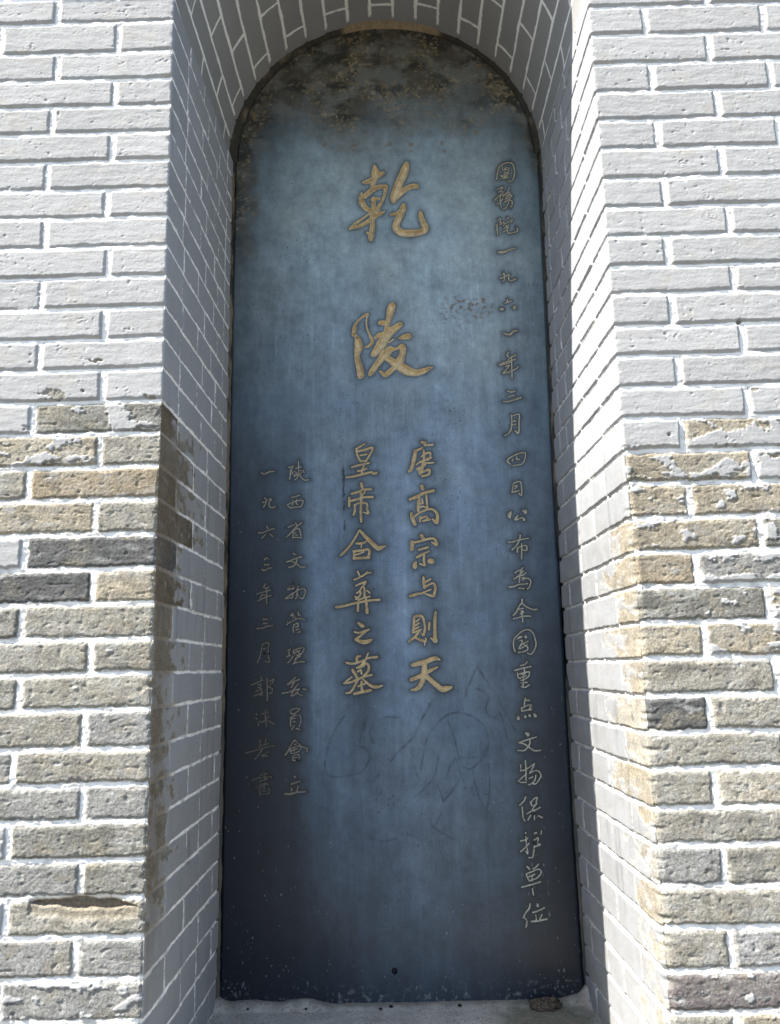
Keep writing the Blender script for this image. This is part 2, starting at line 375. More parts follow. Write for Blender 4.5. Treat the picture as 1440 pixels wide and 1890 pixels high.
XL_Z = [-2.2, -2.054, -1.659, -1.283, -.879, -.443, .055, .6]
XL_V = [0.0, 0.0002, .0013, .0032, .0053, .0076, .010, .010]
XR_V = [.838, .838, .8358, .838, .839, .8458, .8576 - .004, .8536]
def pier(mirror, zlines, seed, front, jamb, parent):
    fine = .0016
    s = axis((-1.25, -.42, .005), (-.42, 0.02, fine), (0.02, D + .012, .0022))
    z = axis((-2.85, -2.10, .005), (-2.10, ZS, .00165))
    S, Z = np.meshgrid(s, z, indexing='ij'); S = S.astype(np.float32); Z = Z.astype(np.float32)
    h, col, bare = brick_field(S, Z, zlines, seed, front, jamb, mirror)
    r = .004 + (.013 if mirror else .007) * sst(-.85, -1.05, Z) + .0025 * pn(Z / .05, Z * 0 + seed, seed + 99) * sst(-.6, -1, Z)
    r = np.clip(r, .003, .022)
    ph = np.clip((S + r) / (2 * r), 0, 1) * (np.pi / 2)
    x = np.where(S < -r, S, np.where(S > r, 0, -r + r * np.sin(ph)))
    y = np.where(S < -r, 0, np.where(S > r, S, r - r * np.cos(ph)))
    nx = np.sin(ph); ny = -np.cos(ph)
    # chipped arris
    arr = np.exp(-(S / (r + .002)) ** 2) * np.maximum(pn(S * 0 + 3.3, Z / .016, seed + 98) - .15, 0) * .004 * (1 + 1.5 * sst(-.8, -1.1, Z))
    h = h - arr
    x = x + nx * h; y = y + ny * h
    fr = np.clip(y / D, 0, 1.05)
    if mirror: x = W - x + (np.interp(Z, XL_Z, XR_V) - W) * fr
    else: x = x + np.interp(Z, XL_Z, XL_V) * fr
    V = np.stack([x, y, Z], -1)
    cut = int(np.argmin(np.abs(s)))
    for name, a, b in (('facing', 0, cut + 1), ('jamb', cut, len(s))):
        v = V[a:b].reshape(-1, 3); f = grid_faces(b - a, len(z), flip=mirror)
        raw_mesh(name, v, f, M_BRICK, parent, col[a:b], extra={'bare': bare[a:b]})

wall = empty('brick_wall', (W / 2, 0, 0))
tag(wall, 'grey limewashed brick wall with white pointing and an arched niche, paint peeling below', 'wall')
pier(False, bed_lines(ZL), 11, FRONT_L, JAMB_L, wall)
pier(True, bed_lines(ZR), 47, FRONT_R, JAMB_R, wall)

# ------------------------------------------------------------------ arch lining (barrel vault)
def vault(parent):
    L = math.pi * R0; n = 21
    a = axis((0, L, .0019)); y = axis((-.0, .012, .0015), (.012, D + .012, .0024))
    A, Y = np.meshgrid(a, y, indexing='ij')
    A = A.astype(np.float32); Y = Y.astype(np.float32)
    Aw = A + .0018 * pn(A / .05, Y / .12, 301) + .0007 * pn(A / .02, Y / .03, 302)
    p = L / n; ci = np.floor(Aw / p).astype(int); da = np.minimum(Aw - ci * p, (ci + 1) * p - Aw)
    dh = np.full(A.shape, 9., np.float32); tl = np.zeros(A.shape, np.float32)
    rs = np.random.RandomState(9)
    for c in range(-1, n + 1):
        m = ci == c
        jj = np.array([.125, .365] if c % 2 else [.245, .485]) + rs.uniform(-.014, .014, 2)
        if not m.any(): continue
        dh[m] = np.min(np.abs(Y[m][:, None] - jj[None]), 1)
        k = np.searchsorted(jj, Y[m]); tl[m] = rs.uniform(-1, 1, 3)[k]
    bl = pn(A / .035, Y / .05, 303)
    d = np.minimum(da - .0030, dh - .0028) + .0008 * pn(A / .01, Y / .01, 304)
    h = lerp(-.0016, .0007 * fbm(A / .05, Y / .05, 305, 3) + .0008 * tl, sst(0, .003, d))
    wm = 1 - sst(-.0004, .001, d - .0006 + .0016 * bl)
    # the pointing stops short of the slab
    wm = wm * sst(D - .012, D - .028, Y + .014 * pn(A / .035, Y * 0, 306))
    crown = np.sin(np.clip(A / L, 0, 1) * np.pi)
    h = h + wm * .0016
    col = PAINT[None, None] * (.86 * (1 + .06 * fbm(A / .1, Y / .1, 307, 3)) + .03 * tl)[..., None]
    fade = sst(-.7, -.35, fbm(A / .08, Y / .1, 308, 2) + .25 * crown)
    col = cmix(col, WHITE * 1.12, wm * fade)
    spot = sst(.010, .006, np.hypot(A - (L * .485), Y - (D - .12)))
    col = cmix(col, (.22, .15, .11), spot * .7)
    th = A / R0
    r = R0 - h
    fr = Y / D
    x = W / 2 - r * np.cos(th) + fr * .010 * np.cos(th) * -0.0
    z = ZS + r * np.sin(th)
    V = np.stack([x, Y - .0, z], -1).reshape(-1, 3)
    raw_mesh('arch_lining', V, grid_faces(len(a), len(y), flip=False), M_BRICK, parent, col)
vault(wall)

# ------------------------------------------------------------------ face above the springing: arch ring and spandrel
def spandrel(parent):
    RR = R0 + .245
    # ring of voussoirs, two rowlock rings
    th = axis((0, math.pi, .0045 / R0)); q = axis((0, .245, .004))
    T, Q = np.meshgrid(th, q, indexing='ij'); T = T.astype(np.float32); Q = Q.astype(np.float32)
    a = T * R0; n = 21; p = math.pi * R0 / n
    dj = np.abs(((a / p) + .5) % 1 - .5) * p; dr = np.minimum(np.abs(Q - .1225), np.abs(Q - .245))
    d = np.minimum(dj - .004, dr - .004) + .001 * pn(a / .012, Q / .012, 401)
    h = lerp(-.0055, .0012 * fbm(a / .03, Q / .05, 402, 4), sst(0, .005, d))
    col = cmix(PAINT[None, None] * np.ones(T.shape + (1,), np.float32) * (1 + .05 * pn(a / .1, Q / .1, 403))[..., None], WHITE, 1 - sst(0, .002, d))
    r = R0 + Q
    V = np.stack([W / 2 - r * np.cos(T), -h, ZS + r * np.sin(T)], -1).reshape(-1, 3)
    raw_mesh('arch_ring', V, grid_faces(len(th), len(q), flip=True), M_BRICK, parent, col)
    # coursed brickwork round the ring
    x = axis((-1.25, W + 1.25, .005)); z = axis((ZS, 1.35, .005))
    X, Z = np.meshgrid(x, z, indexing='ij'); X = X.astype(np.float32); Z = Z.astype(np.float32)
    zl = bed_lines(ZL)
    asc = zl[::-1]; i = len(zl) - np.searchsorted(asc, Z)
    dz = np.minimum(zl[np.clip(i - 1, 0, 99)] - Z, Z - zl[np.clip(i, 0, len(zl) - 1)])
    off = np.where((i - 22) % 2 == 0, 0, .12); dx = np.abs(((X + off) / .2405 + .5) % 1 - .5) * .2405
    d = np.minimum(dz - .0045, dx - .005) + .001 * pn(X / .012, Z / .012, 411)
    h = lerp(-.0055, .0011 * fbm(X / .05, Z / .014, 412, 4), sst(0, .005, d))
    col = cmix(PAINT[None, None] * (1 + .05 * pn(X / .1, Z / .1, 413))[..., None], WHITE, 1 - sst(0, .002, d))
    rad = np.hypot(X - W / 2, Z - ZS)
    inside = (rad < RR - .001).ravel()
    V = np.stack([X, -h, Z], -1).reshape(-1, 3)
    f = grid_faces(len(x), len(z), flip=False)
    keep = ~inside[f].all(1); f = f[keep]
    ins = inside & np.isin(np.arange(len(V)), f.ravel())
    k = (RR / np.maximum(rad.ravel(), 1e-6))[ins]
    V[ins, 0] = W / 2 + (V[ins, 0] - W / 2) * k; V[ins, 2] = ZS + (V[ins, 2] - ZS) * k
    V, f, c2 = compact(V, f, col.reshape(-1, 3))
    raw_mesh('spandrel', V, f, M_BRICK, parent, c2)
    # wall below the niche
    x = axis((0, W, .005)); z = axis((-2.85, -2.075, .005))
    X, Z = np.meshgrid(x, z, indexing='ij'); X = X.astype(np.float32); Z = Z.astype(np.float32)
    i = len(zl) - np.searchsorted(asc, Z)
    dz = np.minimum(zl[np.clip(i - 1, 0, 99)] - Z, Z - zl[np.clip(i, 0, len(zl) - 1)])
    off = np.where((i - 22) % 2 == 0, 0, .12); dx = np.abs(((X + off) / .2405 + .5) % 1 - .5) * .2405
    d = np.minimum(dz - .0045, dx - .005) + .001 * pn(X / .012, Z / .012, 421)
    h = lerp(-.0055, .0014 * fbm(X / .03, Z / .014, 422, 4), sst(0, .005, d))
    col = cmix(np.array(TONE['gtan'], np.float32)[None, None] * (1 + .25 * fbm(X / .1, Z / .05, 423, 4))[..., None], WHITE * .9, 1 - sst(0, .002, d))
    raw_mesh('apron', np.stack([X, -h, Z], -1).reshape(-1, 3), grid_faces(len(x), len(z), flip=False), M_BRICK, parent, col)
    # plain back, ends and top of the wall
    x0, x1, y1, z0, z1 = -1.25, W + 1.25, D + .26, -2.85, 1.35
    v = np.array([(x0, .004, z0), (x0, y1, z0), (x1, y1, z0), (x1, .004, z0), (x0, .004, z1), (x0, y1, z1), (x1, y1, z1), (x1, .004, z1)])
    f = np.array([(0, 4, 5, 1), (1, 5, 6, 2), (2, 6, 7, 3), (4, 7, 6, 5)])
    raw_mesh('rear_shell', v, f, M_BRICK, parent, np.tile(PAINT, (8, 1)), smooth=False)
spandrel(wall)

# ------------------------------------------------------------------ cement floor of the niche
ZF = -2.062
def sill(parent):
    x = axis((-.012, W + .012, .003)); y = axis((-.012, .012, .002), (.012, D + .01, .003))
    X, Y = np.meshgrid(x, y, indexing='ij'); X = X.astype(np.float32); Y = Y.astype(np.float32)
    h = .0022 * fbm(X / .07, Y / .07, 501, 4) + .0006 * fbm(X / .008, Y / .008, 502, 3)
    h = h + .014 * sst(D - .035, D - .002, Y) * (1 + .5 * pn(X / .09, Y * 0, 503)) * (1 - .75 * sst(.2, .28, X) * sst(.82, .76, X))
    h = h + .009 * sst(.03, 0, X) * sst(D - .04, D, Y) + .016 * sst(W - .04, W - .012, X) * sst(D - .05, D, Y)
    h = h - .01 * sst(.004, -.012, Y)
    col = np.array((.45, .42, .36), np.float32)[None, None] * (1 + .26 * fbm(X / .05, Y / .05, 504, 5))[..., None]
    damp = sst(.15, .06, np.hypot((X - .735), (Y - (D - .10)) * 1.0) + .02 * pn(X / .03, Y / .03, 505))
    col = cmix(col, (.135, .132, .085), damp * .85)
    grit = sst(.42, .62, pn(X / .005, Y / .005, 506) + .2 * pn(X / .05, Y / .03, 509)); h = h + .0012 * grit
    col = cmix(col, (.06, .058, .05), grit * .7); col = cmix(col, (.42, .41, .38), sst(.55, .7, pn(X / .004, Y / .004, 510)) * .6)
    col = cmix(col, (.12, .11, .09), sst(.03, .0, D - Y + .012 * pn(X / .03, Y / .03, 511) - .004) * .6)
    col = cmix(col, (.30, .22, .18), sst(.25, .5, fbm(X / .05 + 7, Y / .05, 507, 3)) * .4)
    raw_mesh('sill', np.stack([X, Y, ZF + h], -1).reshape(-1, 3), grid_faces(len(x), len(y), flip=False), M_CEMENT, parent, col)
    # nosing of the sill
    v = np.array([(0.0, -.012, ZF - .012), (W, -.012, ZF - .012), (W, -.012, ZF - .03), (0, -.012, ZF - .03), (0, .01, ZF - .03), (W, .01, ZF - .03)])
    raw_mesh('sill_nosing', v, np.array([(0, 3, 2, 1), (3, 4, 5, 2)]), M_CEMENT, parent, np.tile(np.array((.29, .285, .265), np.float32), (6, 1)), smooth=False)
sill(wall)

# ================================================================== the stele
CHARS=[
('A','3982,377,49 3996,226,172 4006,117,222 3967,-18,172 3927,-179,147 3912,-314,123;3669,-131,74 3805,-100,135 4004,8,123 4204,138,111;3615,-440,49 3588,-601,110 3634,-764,171 3717,-900,146 3790,-956,122;3699,-551,147 3898,-368,147 4097,-279,135 4269,-271,123;4281,-271,110 4252,-459,86 4186,-673,73 4085,-857,98 3984,-988,146;3868,-663,49 3991,-627,110 4089,-643,73;3943,-612,98 3937,-933,146;3717,-927,122 3887,-985,122 4058,-964,98;3837,-1051,49 3639,-1205,61 3442,-1345,85 3294,-1487,73;3282,-1500,61 3538,-1428,97 3784,-1289,109 3981,-1135,134 4129,-1073,110 4228,-1017,29;3910,-1039,146 3894,-1252,146 3882,-1517,141 3848,-1728,158 3846,-1833,109;3741,-1619,49 3801,-1674,73;4864,419,99 4823,256,209 4743,40,234 4651,-174,233 4572,-388,233 4507,-575,232 4479,-708,147;4556,-576,196 4706,-446,171 4881,-330,147 5029,-280,147 5114,-296,135;4744,-850,122 4716,-983,171 4592,-1086,134 4396,-1121,61;4731,-903,146 4664,-1115,183 4562,-1325,182 4533,-1510,206 4651,-1646,206 4844,-1678,206 5062,-1671,194 5258,-1624,182 5309,-1533,182 5253,-1372,158 5210,-1211,146 5201,-1091,110'),
('B','3711,-3976,83 3591,-4036,59 3471,-4147,59 3398,-4246,83 3360,-4396,118 3334,-4534,107;3698,-4026,48 3678,-4228,36 3703,-4406,47 3771,-4584,71 3827,-4736,94 3743,-4858,71 3624,-4900,35;3405,-4573,83 3450,-4725,177 3463,-4901,212 3420,-5099,141 3440,-5298,153 3485,-5473,176 3505,-5647,187 3481,-5707,117;4371,-3740,167 4332,-3866,202 4293,-4018,166 4254,-4168,142 4215,-4319,118 4200,-4470,118;4039,-4226,119 4134,-4228,142;4559,-4291,142 4414,-4400,189 4246,-4521,260 4148,-4669,260 4050,-4842,260 3928,-5013,212 3844,-5111,141;3912,-4638,83 4008,-4565,118 4127,-4556,142;4264,-4773,47 4396,-4689,19;4550,-4668,71 4692,-4634,154 4776,-4624,165;4320,-4899,47 4234,-5022,212 4090,-5167,200 3945,-5362,164 3824,-5532,152 3752,-5641,117;4330,-4975,118 4472,-4954,71 4592,-4882,118 4624,-4983,165 4584,-5156,165 4510,-5328,211 4365,-5497,141 4221,-5617,141 4126,-5676,117 4011,-5562,47;4184,-5195,165 4322,-5298,188 4507,-5427,235 4691,-5555,258 4924,-5636,176 5136,-5592,152 5279,-5522,94 5385,-5500,19'),
('C','5042,-7503,67 5118,-7524,76;5097,-7593,42 5315,-7579,53;4874,-7734,66 4980,-7688,53 5057,-7651,38;4874,-7734,85 4841,-7890,104 4788,-8084,95 4747,-8209,85 4689,-8266,57;5083,-7720,47 5086,-7935,66 5075,-7994,57 5021,-8207,76 4961,-8302,57;5011,-7894,38 5108,-7819,47 5242,-7783,47 5228,-7920,47 5162,-7937,47;4883,-8086,38 5008,-8011,47 5160,-7976,47 5276,-7921,34;4969,-8030,28 5196,-8055,47 5338,-8049,28;4888,-8213,38 5023,-8148,57 5119,-8092,38;4944,-8243,66 4970,-8341,66;4961,-8322,47 5075,-8276,57 5209,-8231,57 5215,-8328,57;5015,-8400,53 5110,-8383,53 5205,-8347,41'),
('C','5007,-8661,85 5024,-8729,85;4697,-8990,66 4848,-8936,71 5039,-8845,71 5295,-8784,71;4933,-8919,56 4910,-9091,84 4895,-9281,75;5112,-8904,47 5117,-9058,47 5130,-9230,47;4997,-8997,37 5013,-9093,47 4965,-9111,34;4934,-9206,37 5029,-9180,37 5121,-9230,34;4724,-9353,65 4740,-9468,93 4800,-9631,84;4778,-9450,52 4930,-9339,52 5120,-9268,52 5251,-9262,56 5351,-9350,65 5375,-9465,75 5342,-9597,93 5243,-9509,28;4946,-9454,56 4933,-9558,56;4982,-9474,37 5096,-9439,47 5112,-9506,47 4998,-9560,37 5186,-9517,47'),
('C','4959,-9927,84 5003,-10004,74;4722,-10091,93 4708,-10259,93;4759,-10092,52 4946,-10059,52 5152,-10007,52 5282,-10020,56 5323,-10162,83 5205,-10093,19;4884,-10282,52 5108,-10222,52;4823,-10468,52 4973,-10397,59 5132,-10326,37;5010,-10398,52 4995,-10565,59 5010,-10677,52 4892,-10628,22;4801,-10579,37 4770,-10671,111 4769,-10718,92;5152,-10569,129 5198,-10579,120'),
('D','4974,-10968,46 4978,-11116,74 4993,-11227,64;4997,-11107,55 5147,-11018,37;4994,-11217,51 5115,-11156,51 5217,-11122,51 5260,-11233,59 5237,-11361,64 5188,-11442,64 4980,-11364,22;4638,-11429,64 4796,-11387,64 4925,-11363,51 5036,-11319,40 5148,-11276,33'),
('D','4714,-11987,58 4700,-12150,58 4678,-12312,58;4725,-11933,58 4853,-11918,58 4925,-11956,58 4958,-12083,55 4971,-12228,55 4930,-12390,55 4877,-12343,27;4758,-12061,27 4851,-11990,33;4709,-12168,46 4839,-12090,33;4716,-12240,40 4836,-12180,40;4696,-12321,51 4880,-12253,36;4842,-12279,45 4729,-12421,58 4581,-12534,58;4746,-12457,51 4872,-12514,64 4980,-12535,51 4982,-12463,27;4971,-12534,36 4950,-12632,22;5085,-12095,46 5071,-12258,55;5249,-11836,55 5224,-12035,77 5216,-12252,76 5210,-12432,91 5216,-12540,100 5109,-12466,22'),
('D','4646,-13107,81 4782,-13075,108 4964,-13034,108 5184,-12959,99 5309,-12989,36;4609,-13451,90 4755,-13402,90 4920,-13317,99 5103,-13233,72 5249,-13165,36;4928,-13051,126 4932,-13211,135 4899,-13387,135 4850,-13545,117 4747,-13666,90 4602,-13698,45;4936,-13353,108 5059,-13462,108 5199,-13588,117 5339,-13697,126 5447,-13682,126 5565,-13658,54'),
('E','3573,-7514,38 3457,-7580,42 3361,-7646,48;3361,-7636,48 3378,-7774,53 3424,-7892,53 3470,-7972,53;3398,-7706,57 3570,-7671,57 3761,-7617,57 3769,-7686,53 3701,-7802,47 3632,-7917,47 3584,-7975,47;3454,-7815,38 3625,-7790,34;3461,-7952,47 3593,-7975,47;3240,-8122,42 3392,-8077,47 3678,-8016,42;3390,-8223,47 3504,-8206,47 3618,-8161,38;3544,-8091,57 3504,-8206,57 3493,-8303,53;3095,-8380,42 3313,-8357,53 3540,-8304,60 3730,-8261,53 3786,-8301,60 3862,-8284,66'),
('E','3479,-8555,75 3496,-8661,66;3230,-8808,53 3400,-8765,60 3533,-8710,53 3722,-8705,53;3570,-8759,38 3493,-8863,56;3163,-8912,56 3160,-9123,60;3171,-8999,53 3360,-8956,56 3530,-8912,53 3755,-8908,60;3302,-9088,47 3299,-9241,60 3270,-9345,56;3320,-9089,41 3433,-9053,47 3602,-9077,47 3609,-9211,52 3635,-9326,47 3523,-9294,22;3457,-8785,56 3462,-9054,60 3448,-9283,64 3454,-9531,60'),
('E','3403,-9757,41 3308,-9924,48 3174,-10128,56 3042,-10274,59 2939,-10365,59;3422,-9757,56 3550,-9911,84 3696,-10065,102 3860,-10220,111 3954,-10194,84 4056,-10168,28;3324,-10084,46 3435,-10087,59 3566,-10053,52;3453,-10134,22 3443,-10191,19;3265,-10280,56 3263,-10448,59;3256,-10280,56 3432,-10265,56 3637,-10252,63 3624,-10438,63;3253,-10457,63 3633,-10448,63;3301,-10374,28 3506,-10304,22'),
('F','3341,-10780,28 3394,-10893,37;3255,-10991,37 3384,-10939,41 3571,-10841,37 3673,-10822,37;3590,-10795,26 3477,-10904,37;3298,-11140,40 3400,-11096,44 3539,-11053,52 3454,-11171,44 3379,-11280,40 3314,-11324,33;3379,-11270,37 3415,-11326,44 3358,-11426,40 3284,-11479,33;3267,-11405,26 3321,-11434,33;3500,-11191,37 3507,-11338,48 3505,-11448,44;3563,-11266,40 3636,-11323,37;3339,-11499,37 3486,-11447,48 3643,-11414,33;2805,-11660,59 2988,-11637,55 3191,-11587,55 3411,-11546,55 3632,-11515,55 3871,-11502,51;3347,-11572,44 3335,-11754,62;3541,-11485,55 3556,-11668,66 3563,-11805,80'),
('F','3339,-12054,40 3420,-12119,82 3474,-12148,46;3245,-12278,40 3344,-12298,44 3472,-12265,51 3601,-12223,36;3546,-12249,40 3435,-12336,51 3343,-12406,55 3269,-12458,55;3260,-12449,40 3359,-12497,82 3468,-12526,100 3577,-12511,91 3669,-12468,33'),
('F','3390,-12855,36 3299,-12889,62 3297,-13014,69;3035,-13007,43 3134,-13036,51 3242,-13030,43;3242,-13039,43 3424,-12981,51 3570,-12913,43 3788,-12891,58;3572,-12788,33 3506,-12947,47 3423,-13052,51 3313,-13138,51;3186,-13189,69 3239,-13278,72 3291,-13368,65;3295,-13138,54 3422,-13105,58 3532,-13037,54 3584,-13127,61 3555,-13233,58 3454,-13336,50;3312,-13227,51 3384,-13193,51 3401,-13282,43;2974,-13502,43 3127,-13479,50 3291,-13421,54 3454,-13354,50 3653,-13315,43;3001,-13467,18 3165,-13356,18;3309,-13421,50 3216,-13596,50 3124,-13717,47 3025,-13732,40;3417,-13389,43 3523,-13497,54 3648,-13588,68 3773,-13608,68 3900,-13576,29;3398,-13476,54 3404,-13653,61;3315,-13580,43 3523,-13506,36;3222,-13754,65 3412,-13714,65 3610,-13684,65'),
('R','7300,-142,37 7321,8,37 7373,197,37 7494,312,34 7639,348,37 7739,329,37 7783,216,37 7796,41,37 7759,-116,37 7682,-217,37 7597,-206,34;7469,257,26 7473,178,32;7514,145,32 7589,206,26;7645,189,57 7652,172,50;7470,130,26 7600,142,26 7641,109,26;7540,96,23 7509,34,26 7639,70,23;7398,-34,26 7521,-14,31 7624,46,20;7418,-58,23 7532,-78,31 7644,14,20;7400,-137,29 7501,-124,31 7632,-81,26;7535,-14,31 7502,-108,29'),
('R','7299,-449,26 7387,-413,29 7452,-383,29 7413,-469,26 7360,-530,23;7338,-529,23 7453,-517,28 7421,-579,28 7302,-685,31 7213,-776,26;7317,-670,20 7477,-612,26 7445,-689,31;7374,-671,31 7365,-859,34 7387,-984,23;7271,-887,28 7337,-858,26 7442,-736,20;7631,-389,26 7580,-536,28 7491,-612,26;7550,-583,20 7637,-538,26 7619,-616,26 7515,-707,26;7519,-629,20 7690,-634,26 7629,-695,26;7498,-753,23 7615,-694,23 7702,-666,17;7480,-831,23 7583,-772,28 7642,-726,23;7583,-772,26 7681,-806,31 7683,-900,31 7635,-1000,34;7595,-819,26 7546,-942,28 7470,-1041,31 7421,-1032,26'),
('R','7250,-1477,31 7237,-1616,34 7250,-1778,31;7285,-1354,23 7350,-1318,28 7340,-1387,25 7317,-1417,23 7371,-1465,31 7320,-1495,23;7528,-1292,42 7562,-1332,37;7416,-1420,34 7448,-1483,34 7404,-1528,28;7449,-1475,28 7565,-1409,28 7666,-1366,28 7613,-1441,34;7473,-1545,23 7545,-1517,23;7428,-1606,20 7543,-1563,23 7512,-1624,20;7394,-1720,25 7452,-1684,25 7497,-1639,20;7513,-1608,31 7515,-1701,31 7562,-1756,31 7676,-1736,31 7791,-1686,34 7762,-1577,17'),
('R','7246,-2299,56 7324,-2302,77 7408,-2289,63 7537,-2239,42 7652,-2204,49 7694,-2198,28'),
('R','7252,-3049,39 7330,-3029,39 7445,-2972,36 7502,-2943,36 7476,-3033,39 7494,-3109,45 7577,-3119,42 7663,-3076,45;7350,-2901,39 7374,-2985,42 7362,-3090,39 7325,-3141,39'),
('R','7418,-3653,35 7414,-3719,39;7350,-3762,36 7434,-3735,30 7526,-3700,25;7238,-3922,83 7272,-3923,83;7551,-3887,42 7586,-3888,97 7578,-3917,69'),
('R','7267,-4594,28 7361,-4640,41 7451,-4635,55 7517,-4564,55 7621,-4537,39'),
('R','7377,-5134,25 7328,-5209,32 7370,-5267,29;7349,-5342,25 7442,-5268,32 7552,-5215,36;7110,-5467,32 7292,-5397,32 7545,-5337,32;7118,-5486,39 7272,-5453,36 7435,-5400,32;7277,-5528,29 7377,-5493,29 7206,-5705,36;7206,-5705,36 7368,-5672,36 7532,-5601,36 7615,-5537,25;7442,-5268,32 7436,-5551,36 7431,-5833,32'),
('R','7288,-6193,28 7393,-6223,32 7492,-6198,32;7307,-6351,32 7469,-6309,28;7168,-6477,32 7327,-6472,35 7507,-6421,35 7633,-6378,39'),
('R','7362,-6833,35 7362,-7016,35 7334,-7217,35 7267,-7325,35 7167,-7386,32;7378,-6870,28 7556,-6829,35 7546,-7021,39 7536,-7222,42 7504,-7331,49 7428,-7256,21;7406,-7008,35 7468,-7001,32;7392,-7109,39 7455,-7092,39'),
('R','7269,-8141,28 7195,-8058,35 7269,-7970,35 7430,-7893,35 7555,-7851,35 7659,-7863,35 7653,-7971,31 7584,-8131,31 7416,-8172,28 7285,-8186,21;7337,-8008,31 7326,-8062,38;7436,-7957,35 7433,-8020,31 7511,-8022,21'),
('R','7332,-8617,24 7299,-8749,31 7276,-8873,35;7331,-8643,24 7463,-8593,31 7513,-8648,31 7522,-8791,35 7505,-8959,38 7447,-8904,21;7344,-8715,28 7423,-8708,31 7341,-8786,28;7276,-8873,42 7451,-8833,38'),
('R','7224,-9375,43 7177,-9452,95 7183,-9505,69;7518,-9356,43 7577,-9375,95 7584,-9410,69;7383,-9475,34 7327,-9561,69 7395,-9572,34;7413,-9555,24 7500,-9531,34 7540,-9584,69'),
('R','7125,-10140,38 7228,-10142,34 7385,-10094,31 7626,-10057,31;7425,-9974,41 7393,-10103,34 7308,-10239,34 7192,-10349,27;7340,-10292,31 7326,-10395,44;7340,-10292,24 7479,-10244,27 7565,-10246,31 7559,-10358,38 7474,-10347,20;7448,-10191,31 7439,-10363,41 7424,-10570,27'),
('R','7438,-10796,31 7376,-10873,34;7243,-10915,31 7337,-10859,29 7415,-10861,23;7196,-11077,29 7303,-11015,29 7454,-10875,26;7387,-10899,31 7354,-11029,34 7335,-11159,31;7421,-10991,29 7516,-10922,23;7416,-11096,31 7483,-11045,29 7406,-11043,26;7291,-11001,26 7409,-10978,23;7083,-11263,41 7187,-11259,39 7306,-11210,34 7423,-11200,31 7541,-11190,34;7482,-11065,18 7561,-11060,18 7622,-11127,18 7589,-11256,18 7521,-11319,18 7314,-11295,13'),
('R','7384,-11575,39 7373,-11652,34 7290,-11766,34 7219,-11893,36 7151,-11955,39;7379,-11665,26 7459,-11744,28 7584,-11812,31 7660,-11833,33 7738,-11828,31;7274,-11823,21 7404,-11794,21;7388,-11858,28 7320,-11934,31;7332,-11947,21 7412,-11885,18;7146,-12045,21 7276,-12022,23 7394,-11987,26 7574,-11991,28;7349,-11857,21 7368,-11986,21 7374,-12127,28'),
('R','7144,-12833,38 7118,-12718,26 7133,-12554,26 7255,-12417,26 7388,-12331,28 7517,-12322,31 7603,-12400,31 7647,-12528,31 7664,-12681,31 7618,-12806,28 7536,-12911,28 7436,-12877,20;7211,-12537,20 7329,-12483,26 7251,-12493,18;7419,-12485,64 7431,-12498,59;7272,-12583,26 7337,-12572,26 7321,-12635,26 7279,-12697,23;7237,-12772,26 7319,-12672,26 7476,-12600,23;7370,-12674,26 7456,-12739,31;7275,-12773,20 7459,-12676,20;7219,-12860,33 7335,-12850,28 7439,-12814,31 7468,-12752,28'),
('R','7259,-13178,25 7357,-13153,28 7430,-13093,28;7115,-13290,36 7283,-13247,36 7514,-13204,33;7181,-13353,30 7189,-13448,30 7242,-13490,28;7221,-13381,19 7333,-13343,22 7445,-13332,28 7472,-13346,28 7439,-13441,30 7338,-13506,25 7254,-13531,25;7352,-13262,28 7330,-13397,30 7309,-13546,30 7295,-13667,28;7275,-13396,19 7374,-13358,19;7258,-13463,22 7398,-13419,22;7251,-13585,28 7403,-13582,30;7260,-13680,30 7342,-13696,30 7456,-13637,28'),
('R','7342,-13945,27 7317,-14032,30 7299,-14112,25;7332,-14005,27 7436,-14001,25;7234,-14177,30 7230,-14244,33;7247,-14177,25 7374,-14120,27 7470,-14115,27 7417,-14208,25;7230,-14251,36 7354,-14233,36 7472,-14216,36;7141,-14375,41 7138,-14422,82;7312,-14373,55 7312,-14386,63;7409,-14355,55 7422,-14368,55;7520,-14331,41 7552,-14371,75'),
('R','7298,-14764,41 7351,-14798,82 7343,-14818,61;7122,-14985,38 7219,-14954,33 7400,-14898,30 7552,-14862,30;7391,-14925,30 7380,-15017,33 7320,-15107,33 7235,-15165,33 7093,-15162,30;7136,-14985,35 7244,-15014,33 7349,-15082,35 7453,-15163,38 7520,-15178,38 7630,-15167,27'),
('R','7142,-15492,22 7136,-15612,25;7116,-15629,25 7223,-15614,22 7287,-15567,20;7259,-15393,30 7262,-15579,32 7252,-15758,30 7251,-15889,27;7257,-15895,25 7065,-15885,27;7066,-15873,27 7138,-15803,25 7268,-15698,22;7280,-15591,20 7376,-15533,22 7467,-15475,22 7424,-15570,22 7343,-15688,22;7343,-15688,22 7470,-15631,20 7557,-15645,20 7608,-15730,17 7571,-15824,17 7478,-15929,20 7404,-15928,12;7324,-15807,20 7413,-15773,20;7489,-15739,22 7458,-15846,25 7379,-15927,27 7298,-15949,22'),
('R','7228,-16208,22 7186,-16302,27 7075,-16406,27;7129,-16442,22 7133,-16583,22 7139,-16701,27 7179,-16760,22;7326,-16340,22 7352,-16412,25;7331,-16352,17 7410,-16271,22 7492,-16238,25 7469,-16320,22 7452,-16402,25 7352,-16424,17;7478,-16367,20 7399,-16460,22 7359,-16518,20;7225,-16603,27 7345,-16541,27 7458,-16508,27 7553,-16463,25;7408,-16531,25 7402,-16730,30;7315,-16634,20 7248,-16738,32;7499,-16650,32 7583,-16698,32'),
